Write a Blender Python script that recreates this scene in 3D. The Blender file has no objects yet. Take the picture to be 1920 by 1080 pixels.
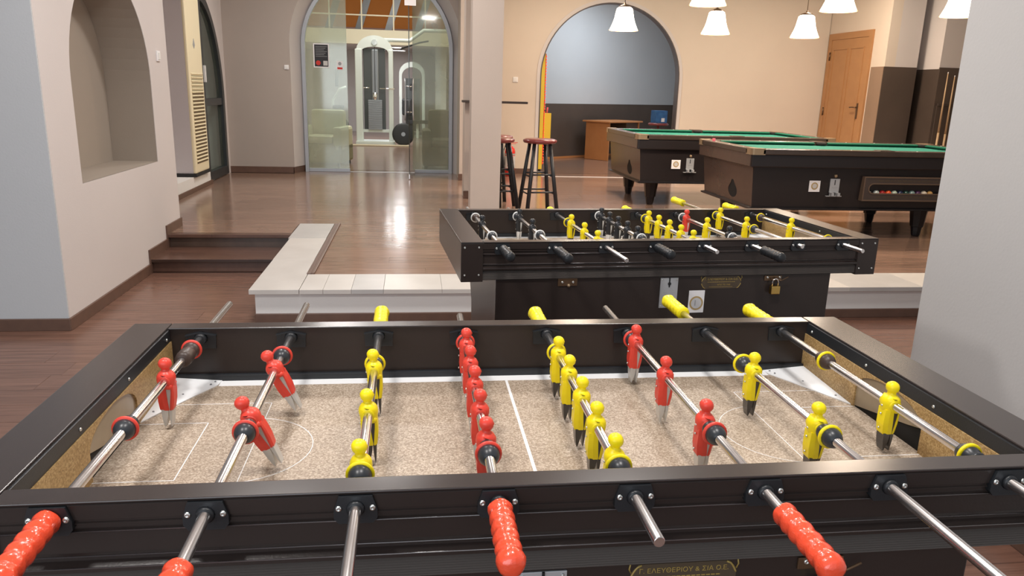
import bpy, bmesh, math, random
from mathutils import Vector, Matrix
from mathutils.geometry import tessellate_polygon
PI = math.pi; R = math.radians
C = bpy.context.scene.collection
S = bpy.context.scene
random.seed(4)

# ------------------------------------------------------------------ camera, world, lights, exposure
cam = bpy.data.objects.new('camera', bpy.data.cameras.new('camera')); C.objects.link(cam)
cam.location = (0.4253, -0.8593, 1.47)
cam.rotation_euler = (R(75.4112), R(-1.6235), R(-7.2164))
cam.data.sensor_width = 36; cam.data.lens = 1429.7 / 1920 * 36; cam.data.clip_start = 0.02
S.camera = cam
S.view_settings.view_transform = 'Standard'; S.view_settings.look = 'None'
S.view_settings.gamma = 1; S.view_settings.use_curve_mapping = False
S.view_settings.exposure = 0.22
W = bpy.data.worlds.new('world'); S.world = W; W.use_nodes = True
bg = W.node_tree.nodes['Background']; bg.inputs[0].default_value = (0.80, 0.86, 0.92, 1); bg.inputs[1].default_value = 0.65

def area(name, loc, rot, size, power, col, sy=None, spread=PI):
    l = bpy.data.lights.new(name, 'AREA'); l.energy = power; l.color = col; l.size = size
    if sy: l.shape = 'RECTANGLE'; l.size_y = sy
    l.spread = spread
    o = bpy.data.objects.new(name, l); C.objects.link(o); o.location = loc; o.rotation_euler = rot
    return o
WARM = (1.0, 0.80, 0.62); NEUT = (1.0, 0.955, 0.92); GYM = (0.92, 1.0, 0.93)
area('ceiling_light', (-0.5, 0.0, 3.3), (0, 0, 0), 0.35, 30, NEUT, 0.35)
area('ceiling_light', (0.9, 0.2, 3.3), (0, 0, 0), 0.35, 30, NEUT, 0.35)
area('ceiling_light', (-0.3, 2.9, 3.3), (0, 0, 0), 0.4, 36, NEUT, 0.4)
area('ceiling_light', (1.6, 2.9, 3.3), (0, 0, 0), 0.4, 36, NEUT, 0.4)
area('ceiling_light', (0.2, 5.6, 3.3), (0, 0, 0), 0.4, 36, NEUT, 0.4)
area('ceiling_light', (-0.5, 8.6, 3.3), (0, 0, 0), 0.5, 38, NEUT, 0.5)
area('ceiling_light', (2.6, 8.9, 3.3), (0, 0, 0), 0.5, 58, WARM, 0.5)
area('ceiling_light', (5.6, 8.6, 3.3), (0, 0, 0), 0.5, 66, WARM, 0.5)
area('ceiling_light', (4.0, 4.6, 3.3), (0, 0, 0), 0.5, 40, WARM, 0.5)
area('window_light', (-1.5, -3.4, 1.7), (PI/2, 0, 0), 3.5, 62, (0.86, 0.93, 1.0), 2.0)
area('arch_room_light', (4.4, 12.6, 3.3), (0, 0, 0), 1.5, 62, (0.86, 0.93, 1.0), 1.0)
area('gym_light', (-0.2, 12.8, 4.0), (0, 0, 0), 1.2, 75, GYM, 1.2)
area('gym_light', (-0.2, 17.6, 2.3), (0, 0, 0), 0.9, 55, (0.95, 0.97, 1.0), 0.9)
area('gym_light', (0.0, 15.6, 4.1), (0, 0, 0), 1.2, 70, (1, 0.95, 0.88), 1.2)

# ------------------------------------------------------------------ materials
M = {}
def mat(name, col, rough=0.6, metal=0.0, noise=None, bump=None, coat=0, emis=None, trans=0, spec=0.5, ior=1.45):
    m = bpy.data.materials.new(name); m.use_nodes = True; nt = m.node_tree; b = nt.nodes['Principled BSDF']
    b.inputs['Base Color'].default_value = (*col, 1); b.inputs['Roughness'].default_value = rough
    b.inputs['Metallic'].default_value = metal; b.inputs['Coat Weight'].default_value = coat
    b.inputs['Specular IOR Level'].default_value = spec
    b.inputs['Transmission Weight'].default_value = trans; b.inputs['IOR'].default_value = ior
    tc = nt.nodes.new('ShaderNodeTexCoord')
    if noise:                                   # (scale, second colour, amount)
        n = nt.nodes.new('ShaderNodeTexNoise'); n.inputs['Scale'].default_value = noise[0]; n.inputs['Detail'].default_value = 5
        nt.links.new(tc.outputs['Object'], n.inputs['Vector'])
        r = nt.nodes.new('ShaderNodeValToRGB'); r.color_ramp.elements[0].position = 0.5 - noise[2]; r.color_ramp.elements[1].position = 0.5 + noise[2]
        r.color_ramp.elements[0].color = (*col, 1); r.color_ramp.elements[1].color = (*noise[1], 1)
        nt.links.new(n.outputs['Fac'], r.inputs[0]); nt.links.new(r.outputs[0], b.inputs['Base Color'])
    if bump:                                    # (scale, strength)
        n2 = nt.nodes.new('ShaderNodeTexNoise'); n2.inputs['Scale'].default_value = bump[0]; n2.inputs['Detail'].default_value = 4
        nt.links.new(tc.outputs['Object'], n2.inputs['Vector'])
        bp = nt.nodes.new('ShaderNodeBump'); bp.inputs['Strength'].default_value = bump[1]; bp.inputs['Distance'].default_value = 0.002
        nt.links.new(n2.outputs['Fac'], bp.inputs['Height']); nt.links.new(bp.outputs[0], b.inputs['Normal'])
    if emis:
        b.inputs['Emission Color'].default_value = (*emis[0], 1); b.inputs['Emission Strength'].default_value = emis[1]
    M[name] = m; return m
def wall_mat(name, col):
    return mat(name, col, 0.75, noise=(1.3, tuple(c * 0.95 for c in col), 0.25), bump=(90, 0.25))
wall_mat('paint_beige', (0.70, 0.61, 0.52)); wall_mat('paint_rose', (0.66, 0.615, 0.60)); wall_mat('paint_grey', (0.56, 0.55, 0.54)); wall_mat('paint_pillar', (0.56, 0.48, 0.42))
wall_mat('paint_white', (0.80, 0.79, 0.77)); wall_mat('paint_taupe', (0.43, 0.375, 0.335)); wall_mat('paint_blue_and_daylit', (0.55, 0.57, 0.59)); wall_mat('paint_niche', (0.36, 0.31, 0.26))  # the blue also holds the daylight tint of the front-left wall
wall_mat('paint_lilac', (0.62, 0.58, 0.60)); wall_mat('paint_orange', (0.75, 0.28, 0.07)); wall_mat('paint_cream', (0.80, 0.74, 0.58))
wall_mat('ceiling_paint', (0.80, 0.78, 0.74))
mat('wainscot_dark', (0.075, 0.055, 0.045), 0.42, noise=(3, (0.095, 0.07, 0.056), 0.3), bump=(60, 0.2))
mat('wainscot_brown', (0.26, 0.18, 0.125), 0.42, noise=(3, (0.30, 0.2, 0.14), 0.3))
mat('baseboard_wood', (0.11, 0.062, 0.045), 0.38, noise=(14, (0.15, 0.085, 0.06), 0.3))
mat('black_laminate', (0.027, 0.020, 0.018), 0.26, noise=(6, (0.034, 0.025, 0.022), 0.3), bump=(300, 0.08), spec=0.42)
mat('rim_laminate', (0.033, 0.026, 0.025), 0.22, noise=(40, (0.040, 0.031, 0.029), 0.4), spec=0.6)
mat('rib_strip', (0.10, 0.086, 0.078), 0.35); mat('cabinet_brown', (0.06, 0.045, 0.038), 0.35, noise=(8, (0.075, 0.055, 0.047), 0.3))
mat('black_plastic', (0.016, 0.018, 0.021), 0.38, bump=(400, 0.1))
mat('rubber', (0.03, 0.034, 0.04), 0.33)
mat('rubber_brown', (0.055, 0.035, 0.028), 0.4)
mat('steel', (0.82, 0.80, 0.79), 0.24, 1.0, noise=(25, (0.68, 0.65, 0.64), 0.35)); mat('glint_bead', (0.06, 0.05, 0.05), 0.12, coat=1.0, spec=0.8)
mat('screw_steel', (0.7, 0.72, 0.7), 0.3, 1.0)
mat('red_plastic', (0.78, 0.065, 0.04), 0.36, noise=(90, (0.72, 0.058, 0.038), 0.3))
mat('red_handle', (0.86, 0.085, 0.035), 0.2, coat=0.6, bump=(160, 0.5))
mat('yellow_plastic', (0.95, 0.78, 0.006), 0.38, noise=(90, (0.92, 0.72, 0.005), 0.3))
mat('yellow_handle', (0.96, 0.80, 0.012), 0.3, bump=(160, 0.5))
mat('black_figure', (0.022, 0.024, 0.028), 0.33)
mat('white_plastic', (0.82, 0.82, 0.80), 0.35)
mat('clear_foot', (0.78, 0.76, 0.72), 0.25, trans=0.35)
mat('black_foot', (0.045, 0.04, 0.036), 0.25, spec=0.7)
mat('white_metal', (0.86, 0.88, 0.90), 0.4)
mat('field_paint', (0.88, 0.89, 0.90), 0.4)
mat('goal_plate', (0.27, 0.21, 0.14), 0.25, noise=(20, (0.34, 0.27, 0.18), 0.3))
mat('black_hole', (0.006, 0.006, 0.006), 0.8)
mat('brass', (0.62, 0.42, 0.13), 0.32, 1.0)
mat('label_brown', (0.075, 0.055, 0.035), 0.4); mat('gold_print', (0.38, 0.27, 0.08), 0.45, 0.2)
mat('coin_gold', (0.55, 0.40, 0.18), 0.4, 0.4); mat('coin_silver', (0.72, 0.74, 0.76), 0.35, 0.4)
mat('paper', (0.86, 0.85, 0.86), 0.6)
mat('ink', (0.03, 0.03, 0.035), 0.6); mat('ink_red', (0.6, 0.04, 0.03), 0.6); mat('ink_grey', (0.35, 0.36, 0.37), 0.6)
mat('alu_plate', (0.52, 0.54, 0.56), 0.38, 0.5)
mat('marble', (0.53, 0.505, 0.475), 0.3, noise=(4, (0.63, 0.61, 0.58), 0.3)); mat('marble_grey', (0.44, 0.435, 0.425), 0.3, noise=(5, (0.53, 0.52, 0.51), 0.3))
mat('ac_cream', (0.88, 0.79, 0.55), 0.35); mat('ac_slot', (0.14, 0.10, 0.055), 0.6)
mat('grey_metal', (0.27, 0.28, 0.30), 0.35, 0.6); mat('door_frame_grey', (0.035, 0.042, 0.045), 0.35)
mat('arch_metal', (0.10, 0.085, 0.085), 0.4, 0.2); mat('rail_grey', (0.42, 0.44, 0.47), 0.35, 0.4)
mat('door_wood', (0.40, 0.20, 0.085), 0.36, noise=(6, (0.45, 0.235, 0.10), 0.3)); mat('desk_wood', (0.50, 0.20, 0.07), 0.35, noise=(6, (0.56, 0.24, 0.09), 0.3))
mat('desk_dark', (0.10, 0.06, 0.04), 0.5)
mat('cloth_green', (0.020, 0.150, 0.112), 0.85, noise=(60, (0.022, 0.165, 0.125), 0.3), spec=0.2); mat('cushion_green', (0.006, 0.09, 0.055), 0.8, spec=0.2)
mat('pool_rail', (0.045, 0.031, 0.024), 0.24, noise=(10, (0.06, 0.042, 0.032), 0.3), spec=0.6)
mat('pool_side', (0.018, 0.014, 0.014), 0.32); mat('pool_end', (0.068, 0.044, 0.034), 0.24, noise=(10, (0.08, 0.05, 0.038), 0.3)); mat('frame_dull', (0.17, 0.115, 0.08), 0.4, 0.3)
mat('corner_cap', (0.36, 0.26, 0.16), 0.32, 0.5)
mat('pool_leg', (0.014, 0.012, 0.013), 0.3)
mat('seat_vinyl', (0.20, 0.035, 0.035), 0.3, coat=0.3); mat('stool_black', (0.02, 0.022, 0.026), 0.4)
mat('ext_red', (0.68, 0.03, 0.02), 0.25, coat=0.4)
mat('machine_yellow', (0.85, 0.62, 0.06), 0.4); mat('led_red', (0.9, 0.05, 0.02), 0.4, emis=((1, 0.06, 0.02), 2.2))
mat('blue_box', (0.02, 0.07, 0.22), 0.4, noise=(14, (0.05, 0.18, 0.42), 0.3))
mat('shade_glow', (1, 0.95, 0.85), 0.5, emis=((1.0, 0.86, 0.68), 7.0)); mat('lamp_rim', (0.8, 0.5, 0.2), 0.5, emis=((1.0, 0.62, 0.25), 1.2))
mat('downlight_glow', (1, 1, 1), 0.5, emis=((1, 0.97, 0.92), 9))
mat('gym_white', (0.62, 0.66, 0.63), 0.35); mat('gym_shroud', (0.07, 0.075, 0.075), 0.3); mat('gym_black', (0.02, 0.02, 0.022), 0.5)
mat('chrome', (0.8, 0.8, 0.8), 0.12, 1.0); mat('chair_cream', (0.60, 0.58, 0.42), 0.7); mat('chair_olive', (0.30, 0.28, 0.18), 0.8); mat('sofa_brown', (0.13, 0.10, 0.065), 0.8)
mat('chalk_pink', (0.85, 0.16, 0.22), 0.8); mat('cue_wood', (0.55, 0.38, 0.22), 0.35); mat('handle_bronze', (0.16, 0.10, 0.06), 0.35, 0.7)
mat('mat_beige', (0.5, 0.42, 0.3), 0.8)

def chip(name, dark, mid, light, sc):
    m = mat(name, mid, 0.42, spec=0.35); nt = m.node_tree; b = nt.nodes['Principled BSDF']
    tc = nt.nodes.new('ShaderNodeTexCoord')
    v = nt.nodes.new('ShaderNodeTexVoronoi'); v.inputs['Scale'].default_value = sc; v.inputs['Randomness'].default_value = 1
    n = nt.nodes.new('ShaderNodeTexNoise'); n.inputs['Scale'].default_value = sc * 0.6; n.inputs['Detail'].default_value = 6
    n3 = nt.nodes.new('ShaderNodeTexNoise'); n3.inputs['Scale'].default_value = 5; n3.inputs['Detail'].default_value = 3
    add = nt.nodes.new('ShaderNodeMix'); add.data_type = 'FLOAT'; add.inputs[0].default_value = 0.5
    for q in (v, n, n3): nt.links.new(tc.outputs['Object'], q.inputs['Vector'])
    sep = nt.nodes.new('ShaderNodeSeparateColor'); nt.links.new(v.outputs['Color'], sep.inputs[0])
    nt.links.new(sep.outputs[0], add.inputs[2]); nt.links.new(n.outputs['Fac'], add.inputs[3])
    add2 = nt.nodes.new('ShaderNodeMix'); add2.data_type = 'FLOAT'; add2.inputs[0].default_value = 0.3
    nt.links.new(add.outputs[0], add2.inputs[2]); nt.links.new(n3.outputs['Fac'], add2.inputs[3])
    r = nt.nodes.new('ShaderNodeValToRGB'); e = r.color_ramp.elements
    e[0].position = 0.22; e[0].color = (*dark, 1); e[1].position = 0.75; e[1].color = (*light, 1)
    k = e.new(0.5); k.color = (*mid, 1)
    nt.links.new(add2.outputs[0], r.inputs[0]); nt.links.new(r.outputs[0], b.inputs['Base Color'])
chip('field_board', (0.19, 0.135, 0.092), (0.385, 0.305, 0.228), (0.62, 0.53, 0.43), 420)
chip('end_chipboard', (0.24, 0.14, 0.05), (0.42, 0.27, 0.11), (0.58, 0.41, 0.20), 420)

def planks(name, c1, c2, rough, along='x'):
    m = mat(name, c1, rough, spec=0.5); nt = m.node_tree; b = nt.nodes['Principled BSDF']
    tc = nt.nodes.new('ShaderNodeTexCoord'); mp = nt.nodes.new('ShaderNodeMapping')
    nt.links.new(tc.outputs['Object'], mp.inputs[0])
    br = nt.nodes.new('ShaderNodeTexBrick'); br.offset = 0.37; br.inputs['Scale'].default_value = 1
    br.inputs['Brick Width'].default_value = 1.25; br.inputs['Row Height'].default_value = 0.125
    br.inputs['Mortar Size'].default_value = 0.0012; br.inputs['Bias'].default_value = 0
    br.inputs['Color1'].default_value = (*c1, 1); br.inputs['Color2'].default_value = (*c2, 1)
    br.inputs['Mortar'].default_value = (c1[0] * .35, c1[1] * .35, c1[2] * .35, 1)
    nt.links.new(mp.outputs[0], br.inputs['Vector'])
    mp2 = nt.nodes.new('ShaderNodeMapping'); mp2.inputs['Scale'].default_value = (1.5, 22, 1); nt.links.new(tc.outputs['Object'], mp2.inputs[0])
    n = nt.nodes.new('ShaderNodeTexNoise'); n.inputs['Scale'].default_value = 2.0; n.inputs['Detail'].default_value = 7; n.inputs['Roughness'].default_value = 0.65
    nt.links.new(mp2.outputs[0], n.inputs['Vector'])
    mx = nt.nodes.new('ShaderNodeMix'); mx.data_type = 'RGBA'; mx.blend_type = 'MULTIPLY'; mx.inputs[0].default_value = 0.75
    r = nt.nodes.new('ShaderNodeValToRGB'); r.color_ramp.elements[0].color = (0.55, 0.5, 0.48, 1); r.color_ramp.elements[1].color = (1.25, 1.2, 1.15, 1)
    r.color_ramp.elements[0].position = 0.3; r.color_ramp.elements[1].position = 0.7
    nt.links.new(n.outputs['Fac'], r.inputs[0]); nt.links.new(br.outputs['Color'], mx.inputs[6]); nt.links.new(r.outputs[0], mx.inputs[7])
    nt.links.new(mx.outputs[2], b.inputs['Base Color'])
    bp = nt.nodes.new('ShaderNodeBump'); bp.inputs['Strength'].default_value = 0.25; bp.inputs['Distance'].default_value = 0.002
    nt.links.new(n.outputs['Fac'], bp.inputs['Height']); nt.links.new(bp.outputs[0], b.inputs['Normal'])
planks('floor_dark', (0.20, 0.105, 0.075), (0.165, 0.086, 0.062), 0.24)
planks('floor_light', (0.27, 0.18, 0.14), (0.235, 0.152, 0.118), 0.16)
planks('step_wood', (0.125, 0.066, 0.048), (0.11, 0.06, 0.044), 0.26)

def glass(name, tint, diff, gl):
    m = bpy.data.materials.new(name); m.use_nodes = True; nt = m.node_tree; nt.nodes.clear()
    o = nt.nodes.new('ShaderNodeOutputMaterial'); t = nt.nodes.new('ShaderNodeBsdfTransparent'); t.inputs[0].default_value = (*tint, 1)
    d = nt.nodes.new('ShaderNodeBsdfDiffuse'); d.inputs[0].default_value = (0.62, 0.64, 0.52, 1)
    g = nt.nodes.new('ShaderNodeBsdfGlossy'); g.inputs['Roughness'].default_value = 0.06
    n = nt.nodes.new('ShaderNodeTexNoise'); n.inputs['Scale'].default_value = 2.2; tc = nt.nodes.new('ShaderNodeTexCoord')
    nt.links.new(tc.outputs['Object'], n.inputs[0])
    mr = nt.nodes.new('ShaderNodeMapRange'); mr.inputs[3].default_value = diff * 0.6; mr.inputs[4].default_value = diff * 1.4
    nt.links.new(n.outputs['Fac'], mr.inputs[0])
    a = nt.nodes.new('ShaderNodeMixShader'); nt.links.new(mr.outputs[0], a.inputs[0])
    nt.links.new(t.outputs[0], a.inputs[1]); nt.links.new(d.outputs[0], a.inputs[2])
    b2 = nt.nodes.new('ShaderNodeMixShader'); b2.inputs[0].default_value = gl
    nt.links.new(a.outputs[0], b2.inputs[1]); nt.links.new(g.outputs[0], b2.inputs[2]); nt.links.new(b2.outputs[0], o.inputs[0])
    M[name] = m
glass('glass_hazy', (0.90, 0.95, 0.88), 0.33, 0.08)
glass('glass_clear', (0.86, 0.92, 0.9), 0.04, 0.10)
glass('glass_edge', (0.03, 0.06, 0.06), 0.08, 0.15)

# ------------------------------------------------------------------ mesh helpers
class MB:
    def __init__(s): s.v = []; s.f = []; s.sm = []
    def add(s, vs, fs, smooth=False, mtx=None):
        b = len(s.v)
        for p in vs:
            p = Vector(p); s.v.append(tuple(mtx @ p) if mtx else tuple(p))
        for f in fs: s.f.append(tuple(b + i for i in f)); s.sm.append(smooth)
        return s
    def box(s, a, b, mtx=None):
        (x0, y0, z0), (x1, y1, z1) = [tuple(min(p, q) for p, q in zip(a, b)), tuple(max(p, q) for p, q in zip(a, b))]
        return s.add([(x0,y0,z0),(x1,y0,z0),(x1,y1,z0),(x0,y1,z0),(x0,y0,z1),(x1,y0,z1),(x1,y1,z1),(x0,y1,z1)],
                     [(0,3,2,1),(4,5,6,7),(0,1,5,4),(1,2,6,5),(2,3,7,6),(3,0,4,7)], mtx=mtx)
    def bev(s, a, b, r=0.004, mtx=None):            # box with bevelled edges
        bm = bmesh.new(); bmesh.ops.create_cube(bm, size=1)
        c = [(p + q) / 2 for p, q in zip(a, b)]; d = [abs(q - p) for p, q in zip(a, b)]
        for v in bm.verts: v.co = Vector((v.co.x * d[0] + c[0], v.co.y * d[1] + c[1], v.co.z * d[2] + c[2]))
        bmesh.ops.bevel(bm, geom=bm.edges[:], offset=min(r, min(d) * 0.45), segments=2, profile=0.6, affect='EDGES')
        bm.verts.index_update()
        s.add([v.co for v in bm.verts], [[v.index for v in f.verts] for f in bm.faces], mtx=mtx); bm.free(); return s
    def rings(s, rings, closed=True, caps=True, smooth=True, mtx=None):
        n = len(rings[0]); vs = [p for r in rings for p in r]; fs = []
        for k in range(len(rings) - 1):
            for i in range(n if closed else n - 1):
                j = (i + 1) % n; fs.append((k*n+i, k*n+j, (k+1)*n+j, (k+1)*n+i))
        s.add(vs, fs, smooth, mtx)
        if caps:
            b = len(s.v) - len(vs); s.f.append(tuple(b + i for i in reversed(range(n)))); s.sm.append(False)
            s.f.append(tuple(b + (len(rings)-1)*n + i for i in range(n))); s.sm.append(False)
        return s
    def lathe(s, prof, n=16, mtx=None, caps=True, smooth=True):   # prof: (r, z)
        return s.rings([[(r*math.cos(2*PI*i/n), r*math.sin(2*PI*i/n), z) for i in range(n)] for r, z in prof], caps=caps, smooth=smooth, mtx=mtx)
    def tube(s, a, b, r, n=10, r2=None, smooth=True):
        a = Vector(a); b = Vector(b); d = b - a; q = d.to_track_quat('Z', 'Y').to_matrix().to_4x4(); q.translation = a
        return s.lathe([(r, 0), (r if r2 is None else r2, d.length)], n, q, smooth=smooth)
    def path(s, pts, r, n=8, smooth=True):
        pts = [Vector(p) for p in pts]; rs = []
        for i, p in enumerate(pts):
            d = (pts[min(i+1, len(pts)-1)] - pts[max(i-1, 0)]).normalized()
            up = Vector((0, 0, 1)) if abs(d.z) < 0.95 else Vector((0, 1, 0))
            u = d.cross(up).normalized(); w = u.cross(d)
            rs.append([tuple(p + u*r*math.cos(2*PI*k/n) + w*r*math.sin(2*PI*k/n)) for k in range(n)])
        return s.rings(rs, smooth=smooth)
    def sphere(s, c, rx, ry=None, rz=None, n=12, m=8, mtx=None):
        ry = ry or rx; rz = rz or rx; rr = []
        for k in range(m + 1):
            t = PI * k / m; q = max(math.sin(t), 0.02)
            rr.append([(c[0]+rx*q*math.cos(2*PI*i/n), c[1]+ry*q*math.sin(2*PI*i/n), c[2]-rz*math.cos(t)) for i in range(n)])
        return s.rings(rr, mtx=mtx)
    def prism(s, outer, holes, fn, d0, d1):          # 2-D outline (u,v) extruded from d0 to d1; fn(u,v,d)->xyz
        loops = [outer] + list(holes); tris = tessellate_polygon([[Vector((u, v, 0)) for u, v in l] for l in loops])
        flat = [p for l in loops for p in l]; n = len(flat)
        vs = [fn(u, v, d0) for u, v in flat] + [fn(u, v, d1) for u, v in flat]
        fs = [tuple(t) for t in tris] + [tuple(n + i for i in reversed(t)) for t in tris]; k = 0
        for l in loops:
            for i in range(len(l)):
                j = (i + 1) % len(l); fs.append((k+i, k+j, n+k+j, n+k+i))
            k += len(l)
        return s.add(vs, fs)
    def build(s, name, m, parent=None, loc=None, rot=None):
        me = bpy.data.meshes.new(name); me.from_pydata(s.v, [], s.f); me.update()
        me.polygons.foreach_set('use_smooth', s.sm)
        bm = bmesh.new(); bm.from_mesh(me); bmesh.ops.recalc_face_normals(bm, faces=bm.faces); bm.to_mesh(me); bm.free()
        me.materials.append(M[m] if isinstance(m, str) else m)
        o = bpy.data.objects.new(name, me); C.objects.link(o)
        if parent: o.parent = parent
        if loc: o.location = loc
        if rot: o.rotation_euler = rot
        return o
def box(name, a, b, m, parent=None): return MB().box(a, b).build(name, m, parent)
def bev(name, a, b, m, parent=None, r=0.004): return MB().bev(a, b, r).build(name, m, parent)
def tag(o, label, cat, group=None):
    o['label'] = label; o['category'] = cat
    if group: o['group'] = group
    return o
def struct(o): o['kind'] = 'structure'; return o
def thing(name, label, cat, loc=(0, 0, 0), rz=0, group=None):
    o = bpy.data.objects.new(name, None); C.objects.link(o); o.location = loc; o.rotation_euler = (0, 0, rz)
    o.empty_display_size = 0.1; return tag(o, label, cat, group)
def clone(o, parent=None):
    c = o.copy(); C.objects.link(c); c.parent = parent
    for ch in list(o.children): clone(ch, c)
    return c
def text(s, h, name, m, parent, mtx, width=None, depth=0.0004):
    cu = bpy.data.curves.new('t', 'FONT'); cu.body = s; cu.size = h; cu.extrude = depth; cu.align_x = 'CENTER'; cu.align_y = 'CENTER'; cu.resolution_u = 2
    t = bpy.data.objects.new('t', cu); C.objects.link(t); bpy.context.view_layer.update()
    me = bpy.data.meshes.new_from_object(t.evaluated_get(bpy.context.evaluated_depsgraph_get()))
    bpy.data.objects.remove(t); xs = [v.co.x for v in me.vertices]
    k = width / (max(xs) - min(xs)) if width and xs else 1
    me.transform(mtx @ Matrix.Diagonal((k, 1, 1, 1))); me.materials.clear(); me.materials.append(M[m])
    o = bpy.data.objects.new(name, me); C.objects.link(o); o.parent = parent; return o
def front(x, y, z): return Matrix.Translation((x, y, z)) @ Matrix.Rotation(PI/2, 4, 'X')    # text facing -y
XZ = lambda u, v, d: (u, d, v)
YZ = lambda u, v, d: (d, u, v)
XY = lambda u, v, d: (u, v, d)
def arc(cx, cz, r, a0, a1, n=24, rz=None): return [(cx + r*math.cos(a0+(a1-a0)*k/n), cz + (rz or r)*math.sin(a0+(a1-a0)*k/n)) for k in range(n+1)]

U = 0.22; H = 3.4
# ------------------------------------------------------------------ structure: floors, steps, platform
FL = struct(box('floor', (-7, -4, -0.1), (9, 5.9, -0.0085), 'floor_dark')); FL2 = struct(box('floor', (-7, -4, -0.0085), (9, 1.9, 0), 'floor_dark')); struct(box('floor', (-7, 1.9, -0.0085), (-3.2, 3.8, 0), 'floor_dark'))
fu = struct(MB().prism([(-0.24, 4.285), (9, 4.285), (9, 11.0), (-3, 11.0), (-3, 5.75), (-0.61, 5.75), (-0.61, 6.25), (-0.24, 6.25)], [], XY, 0.10, U - 0.0085).build('floor', 'floor_light'))
struct(box('floor', (-3, 11.0, 0.1), (9, 22, U - 0.002), 'floor_light'))
def plank_mat(name, c1, c2, rough):
    m = mat(name, c1, rough); nt = m.node_tree; b = nt.nodes['Principled BSDF']
    tc = nt.nodes.new('ShaderNodeTexCoord'); oi = nt.nodes.new('ShaderNodeObjectInfo'); mp = nt.nodes.new('ShaderNodeMapping'); mp.inputs['Scale'].default_value = (2.2, 5.0, 1)
    cb = nt.nodes.new('ShaderNodeCombineXYZ'); mu = nt.nodes.new('ShaderNodeMath'); mu.operation = 'MULTIPLY'; mu.inputs[1].default_value = 37.0
    nt.links.new(oi.outputs['Random'], mu.inputs[0])
    for k in range(3): nt.links.new(mu.outputs[0], cb.inputs[k])
    nt.links.new(tc.outputs['Object'], mp.inputs[0]); nt.links.new(cb.outputs[0], mp.inputs['Location'])
    n = nt.nodes.new('ShaderNodeTexNoise'); n.inputs['Scale'].default_value = 1.6; n.inputs['Detail'].default_value = 7; n.inputs['Roughness'].default_value = 0.62; nt.links.new(mp.outputs[0], n.inputs['Vector'])
    r = nt.nodes.new('ShaderNodeValToRGB'); r.color_ramp.elements[0].color = (*[q*0.72 for q in c1], 1); r.color_ramp.elements[1].color = (*[q*1.22 for q in c1], 1); r.color_ramp.elements[0].position = 0.32; r.color_ramp.elements[1].position = 0.68
    nt.links.new(n.outputs['Fac'], r.inputs[0])
    mx = nt.nodes.new('ShaderNodeMix'); mx.data_type = 'RGBA'; mx.blend_type = 'MULTIPLY'; mx.inputs[0].default_value = 1
    r2 = nt.nodes.new('ShaderNodeMapRange'); r2.inputs[3].default_value = 0.90; r2.inputs[4].default_value = 1.08; nt.links.new(oi.outputs['Random'], r2.inputs[0])
    nt.links.new(r.outputs[0], mx.inputs[6]); nt.links.new(r2.outputs[0], mx.inputs[7]); nt.links.new(mx.outputs[2], b.inputs['Base Color'])
    bp = nt.nodes.new('ShaderNodeBump'); bp.inputs['Strength'].default_value = 0.12; bp.inputs['Distance'].default_value = 0.002
    nt.links.new(n.outputs['Fac'], bp.inputs['Height']); nt.links.new(bp.outputs[0], b.inputs['Normal'])
plank_mat('plank_dark', (0.185, 0.098, 0.070), None, 0.24); plank_mat('plank_light', (0.265, 0.168, 0.125), None, 0.15)
pk = {}
def lay(parent, ztop, m, y0, y1, spans, rr):       # rows along x; spans(y) -> list of (x0, x1)
    n = max(1, round((y1 - y0) / 0.185)); h = (y1 - y0) / n
    if m not in pk:
        o = MB().bev((-0.5, -0.5, -1), (0.5, 0.5, 0), 0.004).build('plank', m); pk[m] = o.data; bpy.data.objects.remove(o)
    for k in range(n):
        ya = y0 + k*h; yb = ya + h
        for xa, xb in spans((ya + yb)/2):
            x = xa; first = rr.uniform(0.3, 1.3)
            while x < xb - 0.01:
                e = min(xb, x + (first if x == xa else 1.29))
                if xb - e < 0.25: e = xb
                o = bpy.data.objects.new('plank', pk[m]); C.objects.link(o); o.parent = parent
                o.location = ((x + e)/2, (ya + yb)/2, ztop); o.scale = (e - x - 0.0015, h - 0.0018, 0.008)
                o.rotation_euler = (R(rr.uniform(-0.22, 0.22)), R(rr.uniform(-0.03, 0.03)), 0); x = e
rr = random.Random(11)
lay(fu, U, 'plank_light', 4.285, 6.25, lambda y: [(-0.24, 6.2)] if y < 5.78 else [(-2.1, -0.61), (-0.24, 6.2)], rr)
lay(fu, U, 'plank_light', 6.25, 10.95, lambda y: [(-2.2, 7.4)] if y < 10.4 else [(-1.25, 7.4)], rr)
lay(FL, 0, 'plank_dark', 1.9, 3.79, lambda y: [(-3.2, 2.47)], rr); lay(FL, 0, 'plank_dark', 3.79, 5.27, lambda y: [(-1.6, -0.56)], rr)
struct(box('floor', (-2.2, 5.75, U - 0.0085), (-0.61, 5.80, U - 0.0005), 'step_wood')); struct(box('floor', (2.47, 1.9, -0.0085), (9, 3.9, 0), 'floor_dark')); struct(box('floor', (6.2, 4.285, U - 0.0085), (9, 6.25, U), 'floor_light')); struct(box('floor', (7.4, 6.25, U - 0.0085), (9, 10.9, U), 'floor_light'))
st = thing('wooden_steps', 'two dark wood steps between the white left wall and the marble-edged platform', 'steps', (0, 0, 0))
st['kind'] = 'structure'; del st['category']
box('riser', (-1.61, 5.29, 0), (-0.56, 5.75, 0.082), 'step_wood', st); bev('tread', (-1.61, 5.25, 0.082), (-0.56, 5.76, 0.11), 'step_wood', st)
box('riser', (-1.61, 5.752, 0.11), (-0.56, 5.80, 0.192), 'step_wood', st); bev('tread', (-1.61, 5.71, 0.192), (-0.56, 5.80, U + 0.002), 'step_wood', st)
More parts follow.
